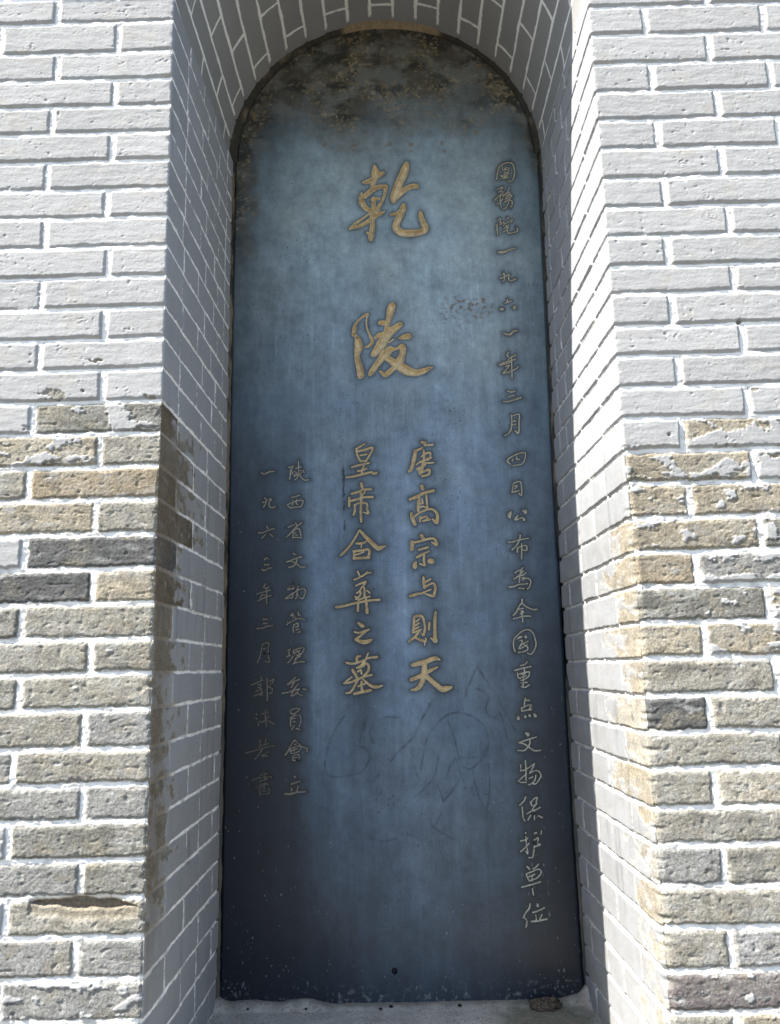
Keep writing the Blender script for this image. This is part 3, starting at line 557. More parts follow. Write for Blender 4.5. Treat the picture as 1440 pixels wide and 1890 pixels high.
('R','7176,-17000,24 7179,-17177,27 7185,-17316,27 7203,-17479,32 7152,-17428,16;7051,-17199,35 7152,-17183,32 7221,-17140,24;7046,-17432,37 7129,-17365,27 7248,-17254,27;7387,-17036,40 7428,-17030,40;7551,-16982,21 7540,-17058,21;7367,-17156,24 7365,-17307,27 7337,-17457,27 7304,-17569,29 7224,-17568,21;7358,-17193,21 7462,-17139,24 7442,-17245,24;7384,-17332,27 7506,-17291,29 7441,-17271,19'),
('R','7174,-17767,40 7224,-17824,40;7303,-17819,29 7372,-17783,32 7435,-17716,27;7144,-17941,26 7173,-18016,26 7210,-18079,29;7145,-17928,26 7287,-17875,26 7422,-17828,26 7493,-17873,26 7454,-17959,26 7358,-18032,26 7210,-18072,26;7201,-17991,21 7337,-17938,21;7283,-17956,21 7268,-18092,21 7267,-18241,24 7285,-18383,29;7024,-18211,34 7245,-18160,32 7486,-18097,29'),
('R','7196,-18572,29 7171,-18670,37 7094,-18754,29 7022,-18869,29;7048,-18863,24 7098,-18925,31 7092,-19022,34 7070,-19071,18;7365,-18600,66 7371,-18619,60;7251,-18757,34 7371,-18729,31 7519,-18664,26;7313,-18819,24 7321,-18917,29;7458,-18810,24 7400,-18907,24;7201,-18951,37 7359,-18942,39 7571,-18904,34'),
('L','928,-8212,37 1029,-8235,43 1136,-8182,43 1269,-8179,35'),
('L','940,-8976,29 1059,-8952,29 1165,-8887,32 1192,-8901,32 1139,-8995,35 1153,-9090,37 1233,-9119,37 1292,-9080,24;1026,-8863,35 1072,-8925,37 1033,-9033,32 987,-9099,35'),
('L','1076,-9579,34 1109,-9647,29;872,-9755,37 998,-9745,34 1142,-9681,34 1268,-9658,32;1051,-9799,29 959,-9891,40;1156,-9789,29 1229,-9851,47'),
('L','1631,-8078,38 1711,-8080,46 1751,-8033,29;1671,-8148,32 1671,-8286,37 1651,-8395,29;1738,-8053,24 1698,-8163,24 1738,-8219,24 1684,-8272,19;1879,-7919,13 1879,-8043,13;1805,-8110,32 1952,-8066,29;1885,-8057,32 1885,-8195,35 1858,-8331,35 1785,-8412,29;1778,-8192,19 1832,-8235,24 1778,-8288,19;1925,-8182,27 1992,-8170,29 2019,-8226,24;1765,-8315,19 1885,-8264,24 1965,-8224,19;1898,-8264,32 1965,-8362,35 2032,-8425,37 2152,-8414,29'),
('L','1691,-8873,29 1804,-8842,29 1910,-8811,29;1591,-9047,27 1631,-9102,29 1684,-9137,32;1604,-9047,24 1724,-8996,27 1884,-8946,29 1990,-8955,29 1976,-9043,29 1936,-9110,32;1737,-8942,24 1724,-9064,32;1830,-8917,24 1817,-9012,29 1857,-9053,24;1684,-9137,35 1817,-9120,35 1950,-9103,32'),
('L','1803,-9510,26 1829,-9578,34;1618,-9633,32 1697,-9595,32 1777,-9563,21;1962,-9521,34 1856,-9592,37 1750,-9697,34 1658,-9801,32 1572,-9879,26;1743,-9723,26 1737,-9883,29;1750,-9723,26 1869,-9659,32 1908,-9714,34 1934,-9821,34 1947,-9915,32;1776,-9777,21 1842,-9766,24;1789,-9831,21 1855,-9826,21;1737,-9896,32 1842,-9892,32 1947,-9908,29'),
('L','1021,-10437,37 1080,-10392,45 1126,-10420,37;1029,-10562,47 1133,-10565,47;964,-10672,34 1016,-10707,37 1121,-10663,34 1219,-10639,31'),
('L','1057,-11035,21 1006,-11125,29;1032,-11152,23 1149,-11122,26;838,-11290,31 967,-11254,26 1202,-11188,26;981,-11306,26 929,-11383,26;955,-11319,23 1046,-11308,23;871,-11453,34 994,-11398,31 1111,-11348,31 1209,-11331,29;1084,-11140,31 1085,-11309,34 1093,-11536,34'),
('L','998,-11914,34 1114,-11910,34;998,-12016,28 1114,-12013,28;857,-12135,34 986,-12125,34 1115,-12083,34 1238,-12073,34'),
('L','1743,-10296,32 1808,-10331,34;1579,-10503,39 1671,-10473,34 1802,-10423,31 1959,-10387,29;1828,-10450,31 1815,-10542,34 1736,-10619,37 1631,-10643,34;1592,-10497,34 1723,-10500,34 1841,-10569,37 1945,-10650,39 2050,-10633,29'),
('L','1670,-11115,21 1605,-11198,23;1612,-11198,26 1696,-11181,23 1775,-11156,21;1736,-11051,26 1736,-11195,26 1729,-11389,26;1547,-11417,23 1644,-11348,23 1755,-11273,23;1553,-11417,23 1735,-11396,23;1879,-11100,23 1827,-11223,23 1748,-11286,18;1827,-11223,21 1983,-11181,23 2048,-11241,26 2021,-11344,23 1969,-11427,23 1891,-11393,16;1853,-11236,18 1826,-11327,23 1878,-11354,18;1866,-11315,18 1800,-11430,18'),
('L','1735,-11777,18 1683,-11840,26 1774,-11816,23 1735,-11893,28;1865,-11754,23 1871,-11832,23 1923,-11820,21;1593,-11966,26 1593,-12062,31;1599,-12024,23 1696,-11988,23 1800,-11933,26 1942,-11917,28 2019,-11957,28;1806,-11881,28 1806,-11933,26;1761,-12060,26 1735,-12162,31 1754,-12245,31;1748,-12066,21 1851,-12030,26 1858,-12088,23;1774,-12124,18 1864,-12114,23;1786,-12188,21 1890,-12172,26;1825,-12253,28 1928,-12236,31'),
('L','988,-12525,26 964,-12676,26 926,-12827,28 869,-12958,28;1001,-12525,23 1091,-12489,28 1149,-12497,28 1131,-12655,28 1138,-12819,28 1170,-12952,31 1055,-12931,21;1015,-12633,21 1073,-12628,21;1009,-12740,23 1080,-12736,23'),
('L','955,-13299,23 981,-13368,26;720,-13487,28 841,-13446,26 994,-13381,26;892,-13491,23 969,-13468,26 944,-13542,23 880,-13553,20;817,-13663,23 957,-13580,23;969,-13580,23 989,-13729,25 919,-13715,15;792,-13750,20 957,-13691,20;1108,-13346,31 1116,-13596,33 1111,-13868,28;1172,-13410,20 1274,-13362,23 1211,-13486,23 1148,-13547,20 1237,-13586,23 1212,-13697,28 1148,-13683,18'),
('L','853,-14177,38 866,-14184,33;860,-14282,43 866,-14288,35;899,-14442,33 936,-14345,20;992,-14180,28 1062,-14151,25 1150,-14141,20;975,-14383,23 1063,-14323,23 1164,-14240,20;1074,-14090,28 1075,-14274,28 1101,-14465,30;1088,-14324,25 1177,-14357,30 1278,-14414,35'),
('L','1593,-12691,23 1670,-12655,23;1580,-12829,26 1670,-12800,23;1638,-12679,26 1644,-12831,26;1612,-12981,26 1683,-12907,26 1734,-12820,21;1734,-12694,23 1773,-12783,23;1741,-12688,26 1876,-12640,28 2004,-12631,28 1965,-12737,28 1888,-12811,26 1811,-12797,21;1837,-12684,21 1901,-12774,21;1773,-12739,18 1927,-12686,18;1875,-12798,26 1811,-12885,23 1760,-12997,26;1785,-12885,21 1914,-12837,23;1734,-13009,31 1875,-12962,26 2016,-12966,31'),
('L','1810,-13318,23 1734,-13385,26 1606,-13495,25;1606,-13501,25 1747,-13436,26 1912,-13377,26;1772,-13411,26 1734,-13498,25 1695,-13571,25;1874,-13488,31 1810,-13549,25 1721,-13684,23 1695,-13770,31;1473,-13703,31 1619,-13682,31 1772,-13635,28 1925,-13608,28 2064,-13630,25;1874,-13613,25 1823,-13711,28 1721,-13771,28;1810,-13686,25 1886,-13737,28 1962,-13770,30'),
('L','1657,-14122,25 1771,-14069,28 1898,-14078,28 1835,-14144,25 1733,-14203,25 1670,-14153,25;1682,-14276,25 1676,-14411,28 1682,-14484,25;1682,-14276,23 1796,-14229,25 1898,-14232,28 1923,-14318,25 1910,-14440,25 1872,-14501,20;1720,-14307,25 1790,-14297,23;1720,-14375,20 1784,-14370,20;1771,-14462,25 1701,-14558,30;1809,-14536,30 1909,-14563,40'),
('L','946,-14794,25 959,-14915,25;1090,-14760,25 1066,-14893,23;915,-14945,30 1041,-14905,25 1154,-14871,25;615,-15071,35 790,-15033,33 978,-14982,33 1167,-14938,30 1311,-14929,35;1004,-14989,28 929,-15108,30 823,-15221,30;979,-15146,23 1155,-15065,23;1017,-15153,38 1155,-15156,43'),
('L','1082,-15521,28 1071,-15712,30 1059,-15891,27;957,-15596,25 1120,-15558,28 1133,-15654,25;771,-15706,27 945,-15650,25 1232,-15632,25;933,-15733,22 1133,-15678,22;946,-15805,25 1146,-15774,25;884,-15875,30 1046,-15831,27 1183,-15810,27;947,-15936,27 954,-16031,27;947,-15924,27 1072,-15891,27 1171,-15905,27 1166,-16012,27;1003,-15961,20 1097,-15957,20;948,-16031,32 1166,-16012,32'),
('L','1764,-14800,25 1682,-14931,28 1619,-15051,30 1550,-15146,35;1777,-14800,28 1896,-14912,28 1984,-14974,28 2084,-15013,25 2065,-15073,15;1770,-14909,20 1808,-14898,20;1657,-15028,23 1770,-14958,23 1921,-14949,25 1896,-15033,25 1845,-15080,25;1657,-15028,25 1707,-15113,28 1883,-15069,25;1695,-15053,18 1846,-14996,18;1770,-14970,20 1770,-15079,20;1732,-15186,25 1726,-15259,28 1782,-15278,25;1732,-15174,23 1820,-15140,25 1883,-15160,25 1876,-15262,25;1770,-15211,18 1833,-15201,18;1745,-15271,28 1883,-15274,28'),
('L','1776,-15644,50 1794,-15650,45;1694,-15809,37 1794,-15782,30 1907,-15748,27;1694,-15905,25 1707,-15953,40;1856,-15861,25 1819,-16002,27;1551,-16032,45 1669,-16035,45 1819,-16002,42 2024,-15989,37'),
]
GRAF='6203,-13179,36 6064,-13462,33 5926,-13743,29 5900,-13919,25;6221,-13197,36 6391,-13469,36 6577,-13757,36;6127,-13694,29 6341,-13770,33 6442,-13931,33 6375,-14211,29 6529,-14390,32 6676,-14323,25;6724,-14078,25 6890,-14363,25 7052,-14716,21;6714,-14289,29 6805,-14640,29 6846,-14885,25;5103,-13954,43 4875,-14318,43 4609,-14800,43 4278,-15104,36 4058,-15341,32;6027,-14344,29 5743,-14250,32 5453,-14296,32 5193,-14500,32 4969,-14773,36 4869,-15083,32 4765,-15562,28;5447,-14436,29 5578,-14787,32 5655,-15135,32 5732,-15446,32 5940,-15570,32 6143,-15421,28;6027,-14344,25 6306,-14560,25 6399,-14875,32 6351,-15150,32 6160,-15421,28;5702,-15291,25 6112,-15300,25;6014,-15521,28 6020,-15794,28 6126,-16203,32 6270,-16543,32 6261,-16744,28;6390,-15460,28 6389,-15870,28 6355,-16242,28 6270,-16543,28;5629,-15341,29 5722,-15685,28 5850,-16028,25;5720,-15753,28 5458,-16088,28 5274,-16286,25;5594,-15306,25 5424,-15576,25 5363,-15780,25;5203,-15263,25 5117,-15706,28 5212,-16048,28 5275,-16253,28;5118,-15672,25 4896,-15940,28 4605,-16171,25;5231,-16521,25 5098,-16786,25;4944,-16666,32 5043,-16852,32 5352,-17058,35 5490,-17128,28;2963,-14275,43 2762,-14550,40 2578,-14963,39 2485,-15409,36 2554,-15616,36 2839,-15674,36 3196,-15630,32 3411,-15532,29 3559,-15261,32 3491,-15053,29 3313,-14980,29;3466,-14426,40 3372,-14703,36 3332,-14911,32;3541,-14288,32 3430,-14460,36;3828,-14364,29 4009,-14316,29 4297,-14340,25;3645,-14500,29 3569,-14708,29 3673,-14918,29;3526,-17053,32 3840,-17143,32 4158,-17083,32;4406,-16988,28 4649,-17093,28;3766,-15643,25 3584,-15843,25;4625,-15490,25 4723,-15800,25'

XC, ZC, RS = .4296, .061, .411                       # top arc of the slab
def outline_sdf(X, Z):
    """negative inside the slab outline"""
    xl = np.interp(Z, XL_Z, XL_V) + .004; xr = np.interp(Z, XL_Z, XR_V) - .004
    side = np.maximum(xl - X, X - xr)
    arc = np.hypot(X - XC, Z - ZC) - RS
    s = np.where(Z > ZC, arc, side)
    return np.maximum(s, (ZF - .004) - Z)
def parse(s):
    st = []
    for p in s.split(';'):
        st.append(np.array([[float(v) * 1e-4 for v in t.split(',')] for t in p.split()]))
    return st
def smooth_path(a):
    """Catmull-Rom through the stroke's points, width included"""
    if len(a) < 3: return a
    p = np.vstack([2 * a[0] - a[1], a, 2 * a[-1] - a[-2]]); o = []
    for i in range(1, len(p) - 2):
        for t in (0, .25, .5, .75):
            o.append(.5 * (2 * p[i] + (p[i + 1] - p[i - 1]) * t + (2 * p[i - 1] - 5 * p[i] + 4 * p[i + 1] - p[i + 2]) * t * t + (3 * p[i] - p[i - 1] - 3 * p[i + 1] + p[i + 2]) * t ** 3))
    o.append(a[-1]); o = np.array(o); o[:, 2] = np.maximum(o[:, 2], 1e-4); return o
def strokes_sdf(sd, x, z, st, wmin, pad):
    """lower the distance field sd (len x by len z) with brush strokes; returns index window"""
    allp = np.vstack(st)
    ix = np.searchsorted(x, [allp[:, 0].min() - pad, allp[:, 0].max() + pad]); iz = np.searchsorted(z, [allp[:, 1].min() - pad, allp[:, 1].max() + pad])
    X, Z = np.meshgrid(x[ix[0]:ix[1]], z[iz[0]:iz[1]], indexing='ij')
    d = np.full(X.shape, 1.0)
    for a in st:
        a = smooth_path(a)
        for (x0, z0, w0), (x1, z1, w1) in zip(a[:-1], a[1:]):
            ex, ez = x1 - x0, z1 - z0; L2 = ex * ex + ez * ez + 1e-12
            t = np.clip(((X - x0) * ex + (Z - z0) * ez) / L2, 0, 1)
            rr = np.maximum(w0 + (w1 - w0) * t, wmin) * .5
            d = np.minimum(d, np.hypot(X - x0 - t * ex, Z - z0 - t * ez) - rr)
    sub = sd[ix[0]:ix[1], iz[0]:iz[1]]
    return ix, iz, d, sub

def stele():
    root = empty('stele', (W / 2, D, Z0 + ZF))
    tag(root, 'tall round-topped dark stone stele with gilt carved Chinese inscription inside the niche', 'stele')
    cell = .00128
    x = axis((-.0, .8565, cell)); z = axis((ZF - .006, .475, cell))
    X, Z = np.meshgrid(x, z, indexing='ij'); X = X.astype(np.float32); Z = Z.astype(np.float32)
    sd = np.full(X.shape, .05, np.float32); cid = np.full(X.shape, -1, np.int32)
    depth = np.zeros(X.shape, np.float32)
    for i, (kind, s) in enumerate(CHARS):
        st = parse(s)
        big = kind in ('A', 'B'); mid = kind in 'CDEF'
        wmin = .0028 if not (big or mid) else .0032
        ix, iz, d, sub = strokes_sdf(sd, x, z, st, wmin, .03)
        xx = X[ix[0]:ix[1], iz[0]:iz[1]]; zz = Z[ix[0]:ix[1], iz[0]:iz[1]]
        d = d + .0005 * pn(xx / .004, zz / .004, 600) * (1.3 if big else .7 if mid else .4)
        better = d < sub
        c = cid[ix[0]:ix[1], iz[0]:iz[1]]; c[better] = i; sub[better] = d[better]
    # slab surface
    osd = outline_sdf(X, Z).astype(np.float32)
    arris = .006 * (1 - sst(0, .009, -osd)) ** 2
    und = .0007 * fbm(X / .12, Z / .12, 601, 3) + .00012 * fbm(X / .012, Z / .02, 602, 3)
    top = sst(.16, .36, Z + .06 * fbm(X / .12, Z / .1, 603, 3))
    crust = sst(.15, .45, fbm(X / .02, Z / .02, 604, 4) + .15 * fbm(X / .1, Z / .1, 605, 2)) * top
    Y = D + .004 + und + arris - .0011 * crust
    bigc = np.zeros(X.shape, bool); midc = np.zeros(X.shape, bool)
    for i, (kind, s) in enumerate(CHARS):
        if kind in ('A', 'B'): bigc |= cid == i
        elif kind in 'CDEF': midc |= cid == i
    dmax = np.where(bigc, .0095, np.where(midc, .0066, .0028))
    wall_w = np.where(bigc, .0062, np.where(midc, .0040, .0018))
    carve = dmax * sst(0, 1, np.clip(-sd / wall_w, 0, 1))
    Y = Y + carve + (sd < 0) * .0003 * fbm(X / .006, Z / .006, 606, 3)
    # ---------------- colour of the slab: dark stone, bluish dust film rubbed and washed off in streaks, sky sheen painted in
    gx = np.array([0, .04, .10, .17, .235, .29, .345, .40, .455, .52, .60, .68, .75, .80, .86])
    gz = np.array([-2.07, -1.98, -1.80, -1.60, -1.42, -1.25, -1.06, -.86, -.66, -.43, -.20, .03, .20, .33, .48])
    G = np.array([  # film levels: dust streaks plus a painted sky sheen, brighter towards the top
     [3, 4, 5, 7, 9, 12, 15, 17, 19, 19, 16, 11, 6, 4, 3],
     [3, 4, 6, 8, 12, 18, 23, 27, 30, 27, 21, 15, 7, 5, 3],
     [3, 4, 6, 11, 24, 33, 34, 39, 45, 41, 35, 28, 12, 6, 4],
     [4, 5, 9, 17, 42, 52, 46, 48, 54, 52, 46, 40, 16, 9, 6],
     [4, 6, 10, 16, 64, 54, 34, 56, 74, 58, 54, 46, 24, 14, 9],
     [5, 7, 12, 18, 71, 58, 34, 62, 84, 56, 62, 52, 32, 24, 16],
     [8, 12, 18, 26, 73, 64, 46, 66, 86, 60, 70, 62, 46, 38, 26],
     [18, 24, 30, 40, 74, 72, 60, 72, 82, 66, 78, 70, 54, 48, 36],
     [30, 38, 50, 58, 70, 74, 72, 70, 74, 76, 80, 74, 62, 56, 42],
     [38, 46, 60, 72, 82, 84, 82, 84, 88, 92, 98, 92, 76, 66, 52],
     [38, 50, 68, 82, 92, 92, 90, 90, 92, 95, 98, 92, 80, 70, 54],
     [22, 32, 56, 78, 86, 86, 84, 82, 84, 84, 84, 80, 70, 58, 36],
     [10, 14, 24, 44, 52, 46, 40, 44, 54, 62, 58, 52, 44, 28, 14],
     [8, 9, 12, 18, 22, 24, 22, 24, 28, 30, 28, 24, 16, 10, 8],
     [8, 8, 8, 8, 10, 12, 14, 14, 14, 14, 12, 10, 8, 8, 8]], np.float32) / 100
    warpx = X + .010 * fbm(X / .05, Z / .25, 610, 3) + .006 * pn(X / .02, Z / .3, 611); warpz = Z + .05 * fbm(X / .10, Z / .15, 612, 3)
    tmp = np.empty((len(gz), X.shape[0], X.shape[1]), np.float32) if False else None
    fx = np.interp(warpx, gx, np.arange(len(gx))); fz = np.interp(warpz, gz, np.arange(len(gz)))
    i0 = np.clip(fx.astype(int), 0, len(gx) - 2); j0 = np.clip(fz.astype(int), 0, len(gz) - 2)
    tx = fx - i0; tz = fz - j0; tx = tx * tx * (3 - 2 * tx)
    dust_sheen = (G[j0, i0] * (1 - tx) + G[j0, i0 + 1] * tx) * (1 - tz) + (G[j0 + 1, i0] * (1 - tx) + G[j0 + 1, i0 + 1] * tx) * tz
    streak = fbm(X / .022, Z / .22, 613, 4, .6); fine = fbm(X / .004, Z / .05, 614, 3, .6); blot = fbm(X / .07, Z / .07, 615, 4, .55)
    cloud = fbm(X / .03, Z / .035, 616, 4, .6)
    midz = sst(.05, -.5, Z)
    dust_sheen = dust_sheen * (1 + (.26 * streak + .12 * sst(.1, .5, fbm(X / .012, Z / .35, 658, 3)) - .04) * midz * (.60 + .45 * pn(X / .09, Z / .12, 648)) + .10 * fine * midz + .26 * blot + .19 * cloud + .12 * fbm(X / .012, Z / .016, 649, 4, .6))
    dust_sheen = np.clip(dust_sheen, 0, 1.25) ** 1.45 * 1.12
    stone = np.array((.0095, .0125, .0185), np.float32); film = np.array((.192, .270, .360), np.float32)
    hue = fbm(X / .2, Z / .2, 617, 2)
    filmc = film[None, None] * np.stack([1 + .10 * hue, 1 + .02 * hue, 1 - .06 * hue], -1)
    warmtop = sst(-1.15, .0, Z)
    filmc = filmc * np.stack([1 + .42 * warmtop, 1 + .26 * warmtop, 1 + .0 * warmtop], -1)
    col = stone[None, None] * (1 - np.minimum(dust_sheen, 1))[..., None] + filmc * dust_sheen[..., None]
    # oily rubbing round the letters
    halo = np.exp(-np.maximum(sd - .0018, 0) / np.where(bigc, .0060, np.where(midc, .0058, .0045)))
    halo = halo * (.92 + .30 * pn(X / .03, Z / .03, 620)) * sst(.95, .2, np.minimum(dust_sheen * .0, 1))
    col = cmix(col, (.018, .021, .022), np.clip(halo, 0, .92) * np.where(bigc, .72, .80))
    # mould and lichen near the top and down the left edge
    edge_d = -osd
    lft = sst(.11, .02, X + .06 * fbm(X / .06, Z / .08, 622, 4)) * sst(-.42, -.05, Z)
    mz = Z + .17 * fbm(X / .13 + 4, Z / .10, 621, 5, .6) + .05 * np.exp(-((X - .28) / .10) ** 2)
    mould = np.clip(sst(.06, .33, mz) + lft + sst(.045, .008, edge_d + .02 * pn(X / .05, Z / .05, 623)) * sst(-.1, .1, Z), 0, 1)
    mcol = np.array((.078, .070, .050), np.float32)[None, None] * (1 + .5 * fbm(X / .03, Z / .03, 624, 4))[..., None]
    grey = sst(-.15, .25, fbm(X / .10, Z / .07, 625, 5, .6)) * .8
    mcol = cmix(mcol, (.155, .160, .150), grey)
    black = sst(.02, .36, fbm(X / .07 + 2, Z / .05, 626, 4) + .35 * sst(.05, .0, edge_d))
    mcol = cmix(mcol, (.018, .018, .015), black * .75)
    a = mould * .9
    col = col * (1 - a[..., None]) + mcol * a[..., None]
    zone = np.clip(sst(.10, .26, mz) * .9 + lft * 1.1, 0, 1)
    lich = sst(.16, .34, fbm(X / .015, Z / .012, 627, 5, .7) + .40 * fbm(X / .10, Z / .07, 628, 3) + .10 * np.exp(-((Z - .27) / .06) ** 2)) * zone
    lc = cmix(np.tile(np.array((.215, .160, .090), np.float32), X.shape + (1,)), (.30, .25, .165), sst(-.2, .4, pn(X / .03, Z / .03, 629)))
    col = col * (1 - .75 * lich[..., None]) + lc * (.75 * lich[..., None])
    # single tan flecks, chips and pale specks
    for (px, pz, pr) in ((.262, .105, .010), (.345, .100, .009), (.44, .10, .011), (.50, .098, .010), (.585, .10, .009), (.59, .075, .008), (.68, .13, .010), (.345, .085, .006), (.50, .078, .006)):
        g = sst(pr, pr * .4, np.hypot(X - px, Z - pz) + .004 * pn(X / .006, Z / .006, 630)) * .6
        col = cmix(col, (.16, .11, .065), g)
    rub = sst(.03, -.01, np.abs(Z + .385 + .22 * (X - .62) * 0) - .02 + .03 * pn(X / .02, Z / .02, 631)) * sst(.55, .585, X) * sst(.72, .68, X) * sst(.1, .4, fbm(X / .012, Z / .012, 632, 3) + .12)
    col = cmix(col, (.14, .10, .07), rub * .8)
    sp = pn(X / .0055, Z / .0075, 640) + .25 * pn(X / .05, Z / .05, 641)
    lowz = sst(-.7, -1.9, Z)
    edge_s = np.clip(sst(.5, .9, np.abs(X - .42) / .42), 0, 1)
    spk = sst(.90, 1.0, sp + .05 * lowz + .09 * lowz * edge_s + .13 * sst(-1.93, -2.03, Z))
    col = cmix(col, (.20, .21, .21), spk * .75)
    drip = sst(.05, .3, fbm(X / .08, Z / .12, 656, 3)) * sst(.80, .92, pn(X / .0045, Z / .022, 642) + .16 * lowz * edge_s) * lowz
    col = cmix(col, (.15, .16, .16), drip * .7)
    dk = sst(.80, .92, pn(X / .006, Z / .007, 643) + .30 * pn(X / .13, Z / .13, 647)); col = cmix(col, (.012, .013, .017), dk * .7)
    base = sst(-2.005, -2.045, Z + .012 * fbm(X / .04, Z / .02, 644, 4)); salt = sst(.12, .5, fbm(X / .013, Z / .013, 645, 4, .6) + .3 * fbm(X / .08, Z / .08, 646, 2))
    col = cmix(col, (.15, .16, .165), base * salt * .7)
    # bore hole and dark run beside the letters
    rr = np.hypot(X - .404, (Z + 1.995) * .8); g = sst(.0065, .004, rr); Y = Y + .012 * g; col = cmix(col, (.006, .006, .006), g)
    run = sst(.0045, .001, np.abs(X - .3015 - .0025 * pn(Z / .05, Z * 0, 650) + .012 * (Z + .82)) + .003 * pn(X / .006, Z / .012, 651)) * sst(-.80, -.82, Z) * sst(-1.06, -1.00, Z)
    run = run * sst(-.05, .25, fbm(X / .01, Z / .03, 655, 3) + .25 * sst(-.99, -.86, Z))
    col = cmix(col, (.012, .013, .015), run * .8)
    # faint graffiti
    gd = np.full(X.shape, .05, np.float32)
    ix, iz, d, sub = strokes_sdf(gd, x, z, parse(GRAF), .0028, .02); np.minimum(sub, d, out=sub)
    gm = sst(.0022, -.0006, gd + .0009 * pn(X / .006, Z / .006, 652)) * (.55 + .35 * pn(X / .04, Z / .04, 653))
    col = cmix(col, (.022, .027, .040), np.clip(gm, 0, 1) * (.45 + .45 * sst(-.2, .2, fbm(X / .018, Z / .018, 657, 3))))
    rgh = np.clip(.36 + .30 * np.clip(dust_sheen, 0, 1) + .4 * a + .05 * cloud, .3, .95)
    # ---------------- split the surface: letters out of the slab, edges snapped to the stroke outline
    gxs, gzs = np.gradient(sd, x, z)
    near = np.abs(sd) < cell * .72
    gn = np.maximum(gxs ** 2 + gzs ** 2, .25)
    Xs = np.where(near, X - sd * gxs / gn, X); Zs = np.where(near, Z - sd * gzs / gn, Z)
    og0, og1 = np.gradient(osd, x, z); nearo = np.abs(osd) < cell * .72
    on = np.maximum(og0 ** 2 + og1 ** 2, .25)
    Xs = np.where(nearo, X - osd * og0 / on, Xs); Zs = np.where(nearo, Z - osd * og1 / on, Zs)
    V = np.stack([Xs, Y, Zs], -1).reshape(-1, 3)
    f = grid_faces(len(x), len(z), flip=False)
    fo = osd.ravel()[f].mean(1) < 0; f = f[fo]
    fs = np.where(near, 0, sd).ravel()[f].mean(1); fc = cid.ravel()[f].max(1)
    isc = (fs < -1e-6) & (fc >= 0)
    colf = col.reshape(-1, 3); rf = rgh.ravel()
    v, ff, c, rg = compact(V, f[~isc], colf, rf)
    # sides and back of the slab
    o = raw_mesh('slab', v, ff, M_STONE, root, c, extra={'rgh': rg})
    zz = np.concatenate([np.linspace(ZF - .004, ZC, 12)]); pts = [(np.interp(q, XL_Z, XL_V) + .004, q) for q in zz]
    pts += [(XC - RS * math.cos(t), ZC + RS * math.sin(t)) for t in np.linspace(0.02, math.pi - .02, 60)]
    pts += [(np.interp(q, XL_Z, XR_V) - .004, q) for q in zz[::-1]]
    P = np.array(pts); nP = len(P)
    vb = np.concatenate([np.c_[P[:, 0], np.full(nP, D + .0095), P[:, 1]], np.c_[P[:, 0], np.full(nP, D + .15), P[:, 1]]])
    i = np.arange(nP); j = (i + 1) % nP
    raw_mesh('slab_edge', vb, np.stack([i, j, j + nP, i + nP], -1), M_STONE, root, np.tile(np.array((.02, .021, .024), np.float32), (2 * nP, 1)), extra={'rgh': np.full(2 * nP, .8)})
    # letters
    fa = f[isc]; fca = fc[isc]
    for i, (kind, s) in enumerate(CHARS):
        q = fca == i
        if not q.any(): continue
        vv, fq, xx, zz2 = compact(V, fa[q], X.ravel()[:], Z.ravel()[:])
        used_sd = compact(V, fa[q], sd.ravel())[2]
        g = np.array((.55, .425, .235), np.float32) if kind in ('A', 'B') else np.array((.52, .41, .238), np.float32)
        if kind in ('C', 'D', 'E', 'F'):
            g = g * 1.0
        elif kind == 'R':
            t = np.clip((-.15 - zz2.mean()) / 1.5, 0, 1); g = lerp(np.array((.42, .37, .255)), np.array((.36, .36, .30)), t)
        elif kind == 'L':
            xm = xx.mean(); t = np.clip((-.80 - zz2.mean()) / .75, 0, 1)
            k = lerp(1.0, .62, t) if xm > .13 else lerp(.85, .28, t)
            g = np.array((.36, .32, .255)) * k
        n = fbm(xx / .012, zz2 / .012, 660, 4, .6); n2 = fbm(xx / .03, zz2 / .03, 661, 3)
        c = g[None] * (1 + .34 * n + .22 * n2)[:, None]; c = cmix(c, g * np.array((.72, .62, .62)), sst(.0, .4, fbm(xx / .025 + 3, zz2 / .02, 664, 3)) * .6)
        wear = sst(.25, .55, fbm(xx / .008 + 5, zz2 / .008, 662, 3)) * .5
        c = cmix(c, (.10, .085, .06), wear)
        rim = sst(-.0016, -.0002, used_sd); c = cmix(c, g * 1.12, rim * .5)
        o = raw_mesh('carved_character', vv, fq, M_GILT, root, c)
        if kind in ('A', 'B'): o['label'] = 'very large gilt title character'
        elif kind == 'L': o['label'] = 'small faded character of the two left columns'
stele()

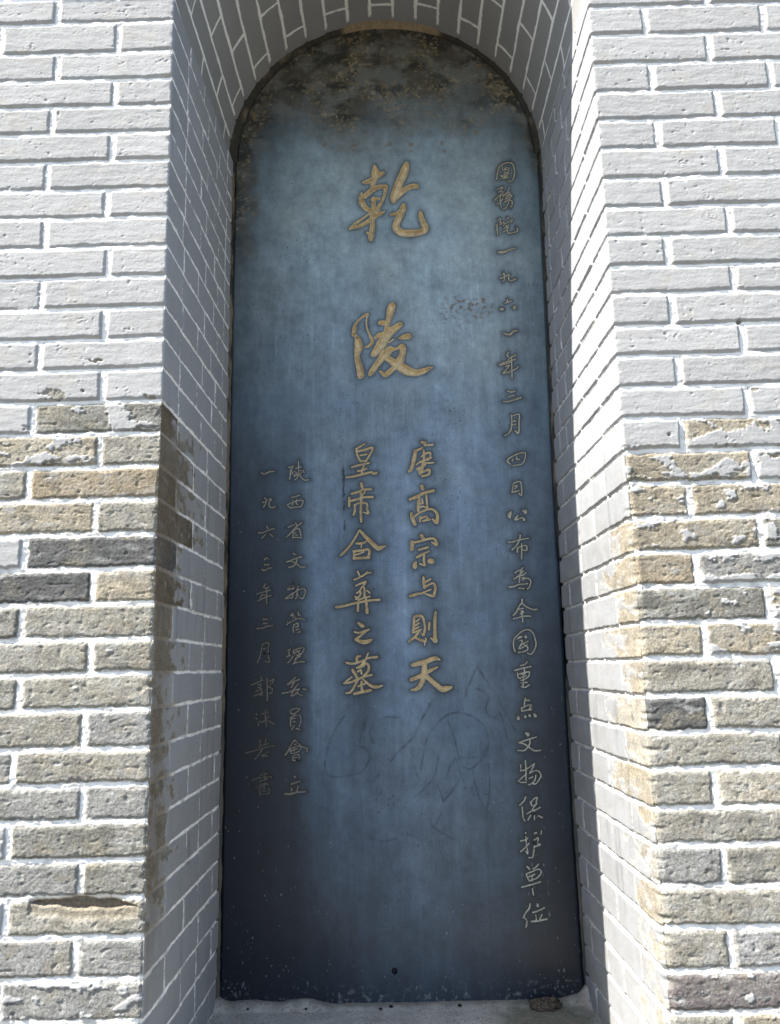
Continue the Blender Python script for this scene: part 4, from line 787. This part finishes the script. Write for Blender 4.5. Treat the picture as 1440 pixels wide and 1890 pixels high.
# ------------------------------------------------------------------ mortar seam between slab and niche
def seam(parent):
    n = 1700
    zs = np.linspace(ZF + .004, ZC, 520)
    path = [(np.interp(q, XL_Z, XL_V), q, -1, 0) for q in zs]
    path += [(XC - (RS + .006) * math.cos(t), ZC + (RS + .006) * math.sin(t), -math.cos(t), math.sin(t)) for t in np.linspace(0, math.pi, 620)]
    path += [(np.interp(q, XL_Z, XR_V), q, 1, 0) for q in zs[::-1]]
    P = np.array(path, np.float32); L = np.concatenate([[0], np.cumsum(np.hypot(np.diff(P[:, 0]), np.diff(P[:, 1])))])
    nl = len(P); m = 9
    t = np.linspace(0, 1, m)                                   # 0 = on the niche lining, 1 = on the slab
    LL, T = np.meshgrid(L, t, indexing='ij'); LL = LL.astype(np.float32); T = T.astype(np.float32)
    arc = (P[:, 1] > ZC)[:, None]; right = ((P[:, 2] > .9) & (P[:, 1] <= ZC))[:, None]
    crown = sst(.155, .11, np.abs(P[:, 0] - .455))[:, None] * arc
    wd = .0055 + .006 * fbm(LL / .05, T * 0, 701, 4) + np.where(arc, .0035, 0) + .012 * crown * sst(.15, .03, np.abs(P[:, 0] - .455))[:, None]
    gapz = np.where(right, sst(-1.00, -1.08, P[:, 1])[:, None] * sst(-1.36, -1.33, P[:, 1])[:, None], 0)
    wd = wd * np.where(right, .75, 1) * (1 - .97 * gapz)
    out = .014 * arc + .002
    X = P[:, 0][:, None] + P[:, 2][:, None] * (out - (out + wd) * T)
    Z = P[:, 1][:, None] + P[:, 3][:, None] * (out - (out + wd) * T)
    dep = (.016 + .006 * fbm(LL / .03, T, 702, 3) + .012 * crown) * (1 - T) ** 1.5 * (1 - .9 * gapz) - .002 * T
    Y = D + .006 - dep - .0016 * fbm(LL / .008, T * 2, 703, 3) * (1 - T)
    Y[:, -1] = D + .012
    side = np.where(right, 1, 0)
    tan = np.array((.17, .140, .095), np.float32); blk = np.array((.042, .039, .031), np.float32)
    k = sst(-.25, .25, fbm(LL / .09, T * .6, 704, 4) + np.where(arc, -.40, .10) - .3 * side + 1.2 * crown)
    col = blk[None, None] * (1 - k[..., None]) + tan[None, None] * k[..., None]
    col = cmix(col, (.27, .205, .125), crown * np.ones_like(T) * .85 * sst(.0, .3, T + .15 * pn(LL / .02, T, 706)))
    col = col * (1 + .35 * fbm(LL / .012, T * 2, 705, 4))[..., None]
    lowp = (sst(-1.2, -1.6, P[:, 1])[:, None] * (1 - arc)) * np.ones_like(T)
    col = cmix(col, (.07, .072, .07), lowp * .7)
    col = cmix(col, (.004, .004, .004), gapz * np.ones_like(T))
    raw_mesh('mortar_seam', np.stack([X, Y, Z], -1).reshape(-1, 3), grid_faces(nl, m, flip=False), M_CEMENT, parent, col)
seam(wall)

# ------------------------------------------------------------------ loose things on the sill
def lump(name, loc, size, seed, tone, mat):
    nu, nv = 56, 36
    u = np.linspace(0, 2 * np.pi, nu, endpoint=False); v = np.linspace(0, np.pi, nv)
    U, Vv = np.meshgrid(u, v, indexing='ij')
    px, py, pz = np.cos(U) * np.sin(Vv), np.sin(U) * np.sin(Vv), np.cos(Vv)
    r = 1 + .26 * pn(px * 2.1 + 5, py * 2.1 + pz * 1.7, seed) + .20 * pn(px * 5 + 1, py * 5 - pz * 4.3, seed + 1) + .12 * pn(px * 11, py * 11 + pz * 9, seed + 2)
    x = px * r * size[0]; y = py * r * size[1]; z = pz * r * size[2]
    z = np.where(z < 0, z * .35, z)
    c = np.array(tone, np.float32)[None, None] * (1 + .5 * pn(px * 7, py * 7 + pz * 5, seed + 3))[..., None]
    fi = grid_faces(nu, nv); w = []
    for k in range(nv - 1): w.append(((nu - 1) * nv + k, k, k + 1, (nu - 1) * nv + k + 1))
    f = np.concatenate([fi, np.array([(a, d, cc, b) for a, d, cc, b in w])])
    f = f[:, ::-1] if False else f
    o = raw_mesh(name, np.stack([x, y, z], -1).reshape(-1, 3), f, mat, None, c, world_z=False)
    o.location = (loc[0], loc[1], loc[2] + Z0); return o
o = lump('dirt_clod', (.737, D - .034, ZF + .004), (.034, .024, .015), 801, (.085, .066, .050), M_EARTH)
tag(o, 'crumbly brown clod of earth on the sill at the foot of the stele', 'clod')
for k, (gx_, gy_, s) in enumerate(((.012, .020, .0035), (.075, .022, .0035), (.205, .026, .003), (.395, .022, .0042), (.372, .034, .0036), (.548, .024, .0042))):
    o = lump('grit_pebble', (gx_, D - gy_, ZF + .004), (s, s * .8, s * .8), 820 + 5 * k, (.02, .02, .019), M_EARTH)
    tag(o, 'tiny black crumb of grit lying on the cement sill below the stele', 'grit', 'black grit crumbs on the sill')
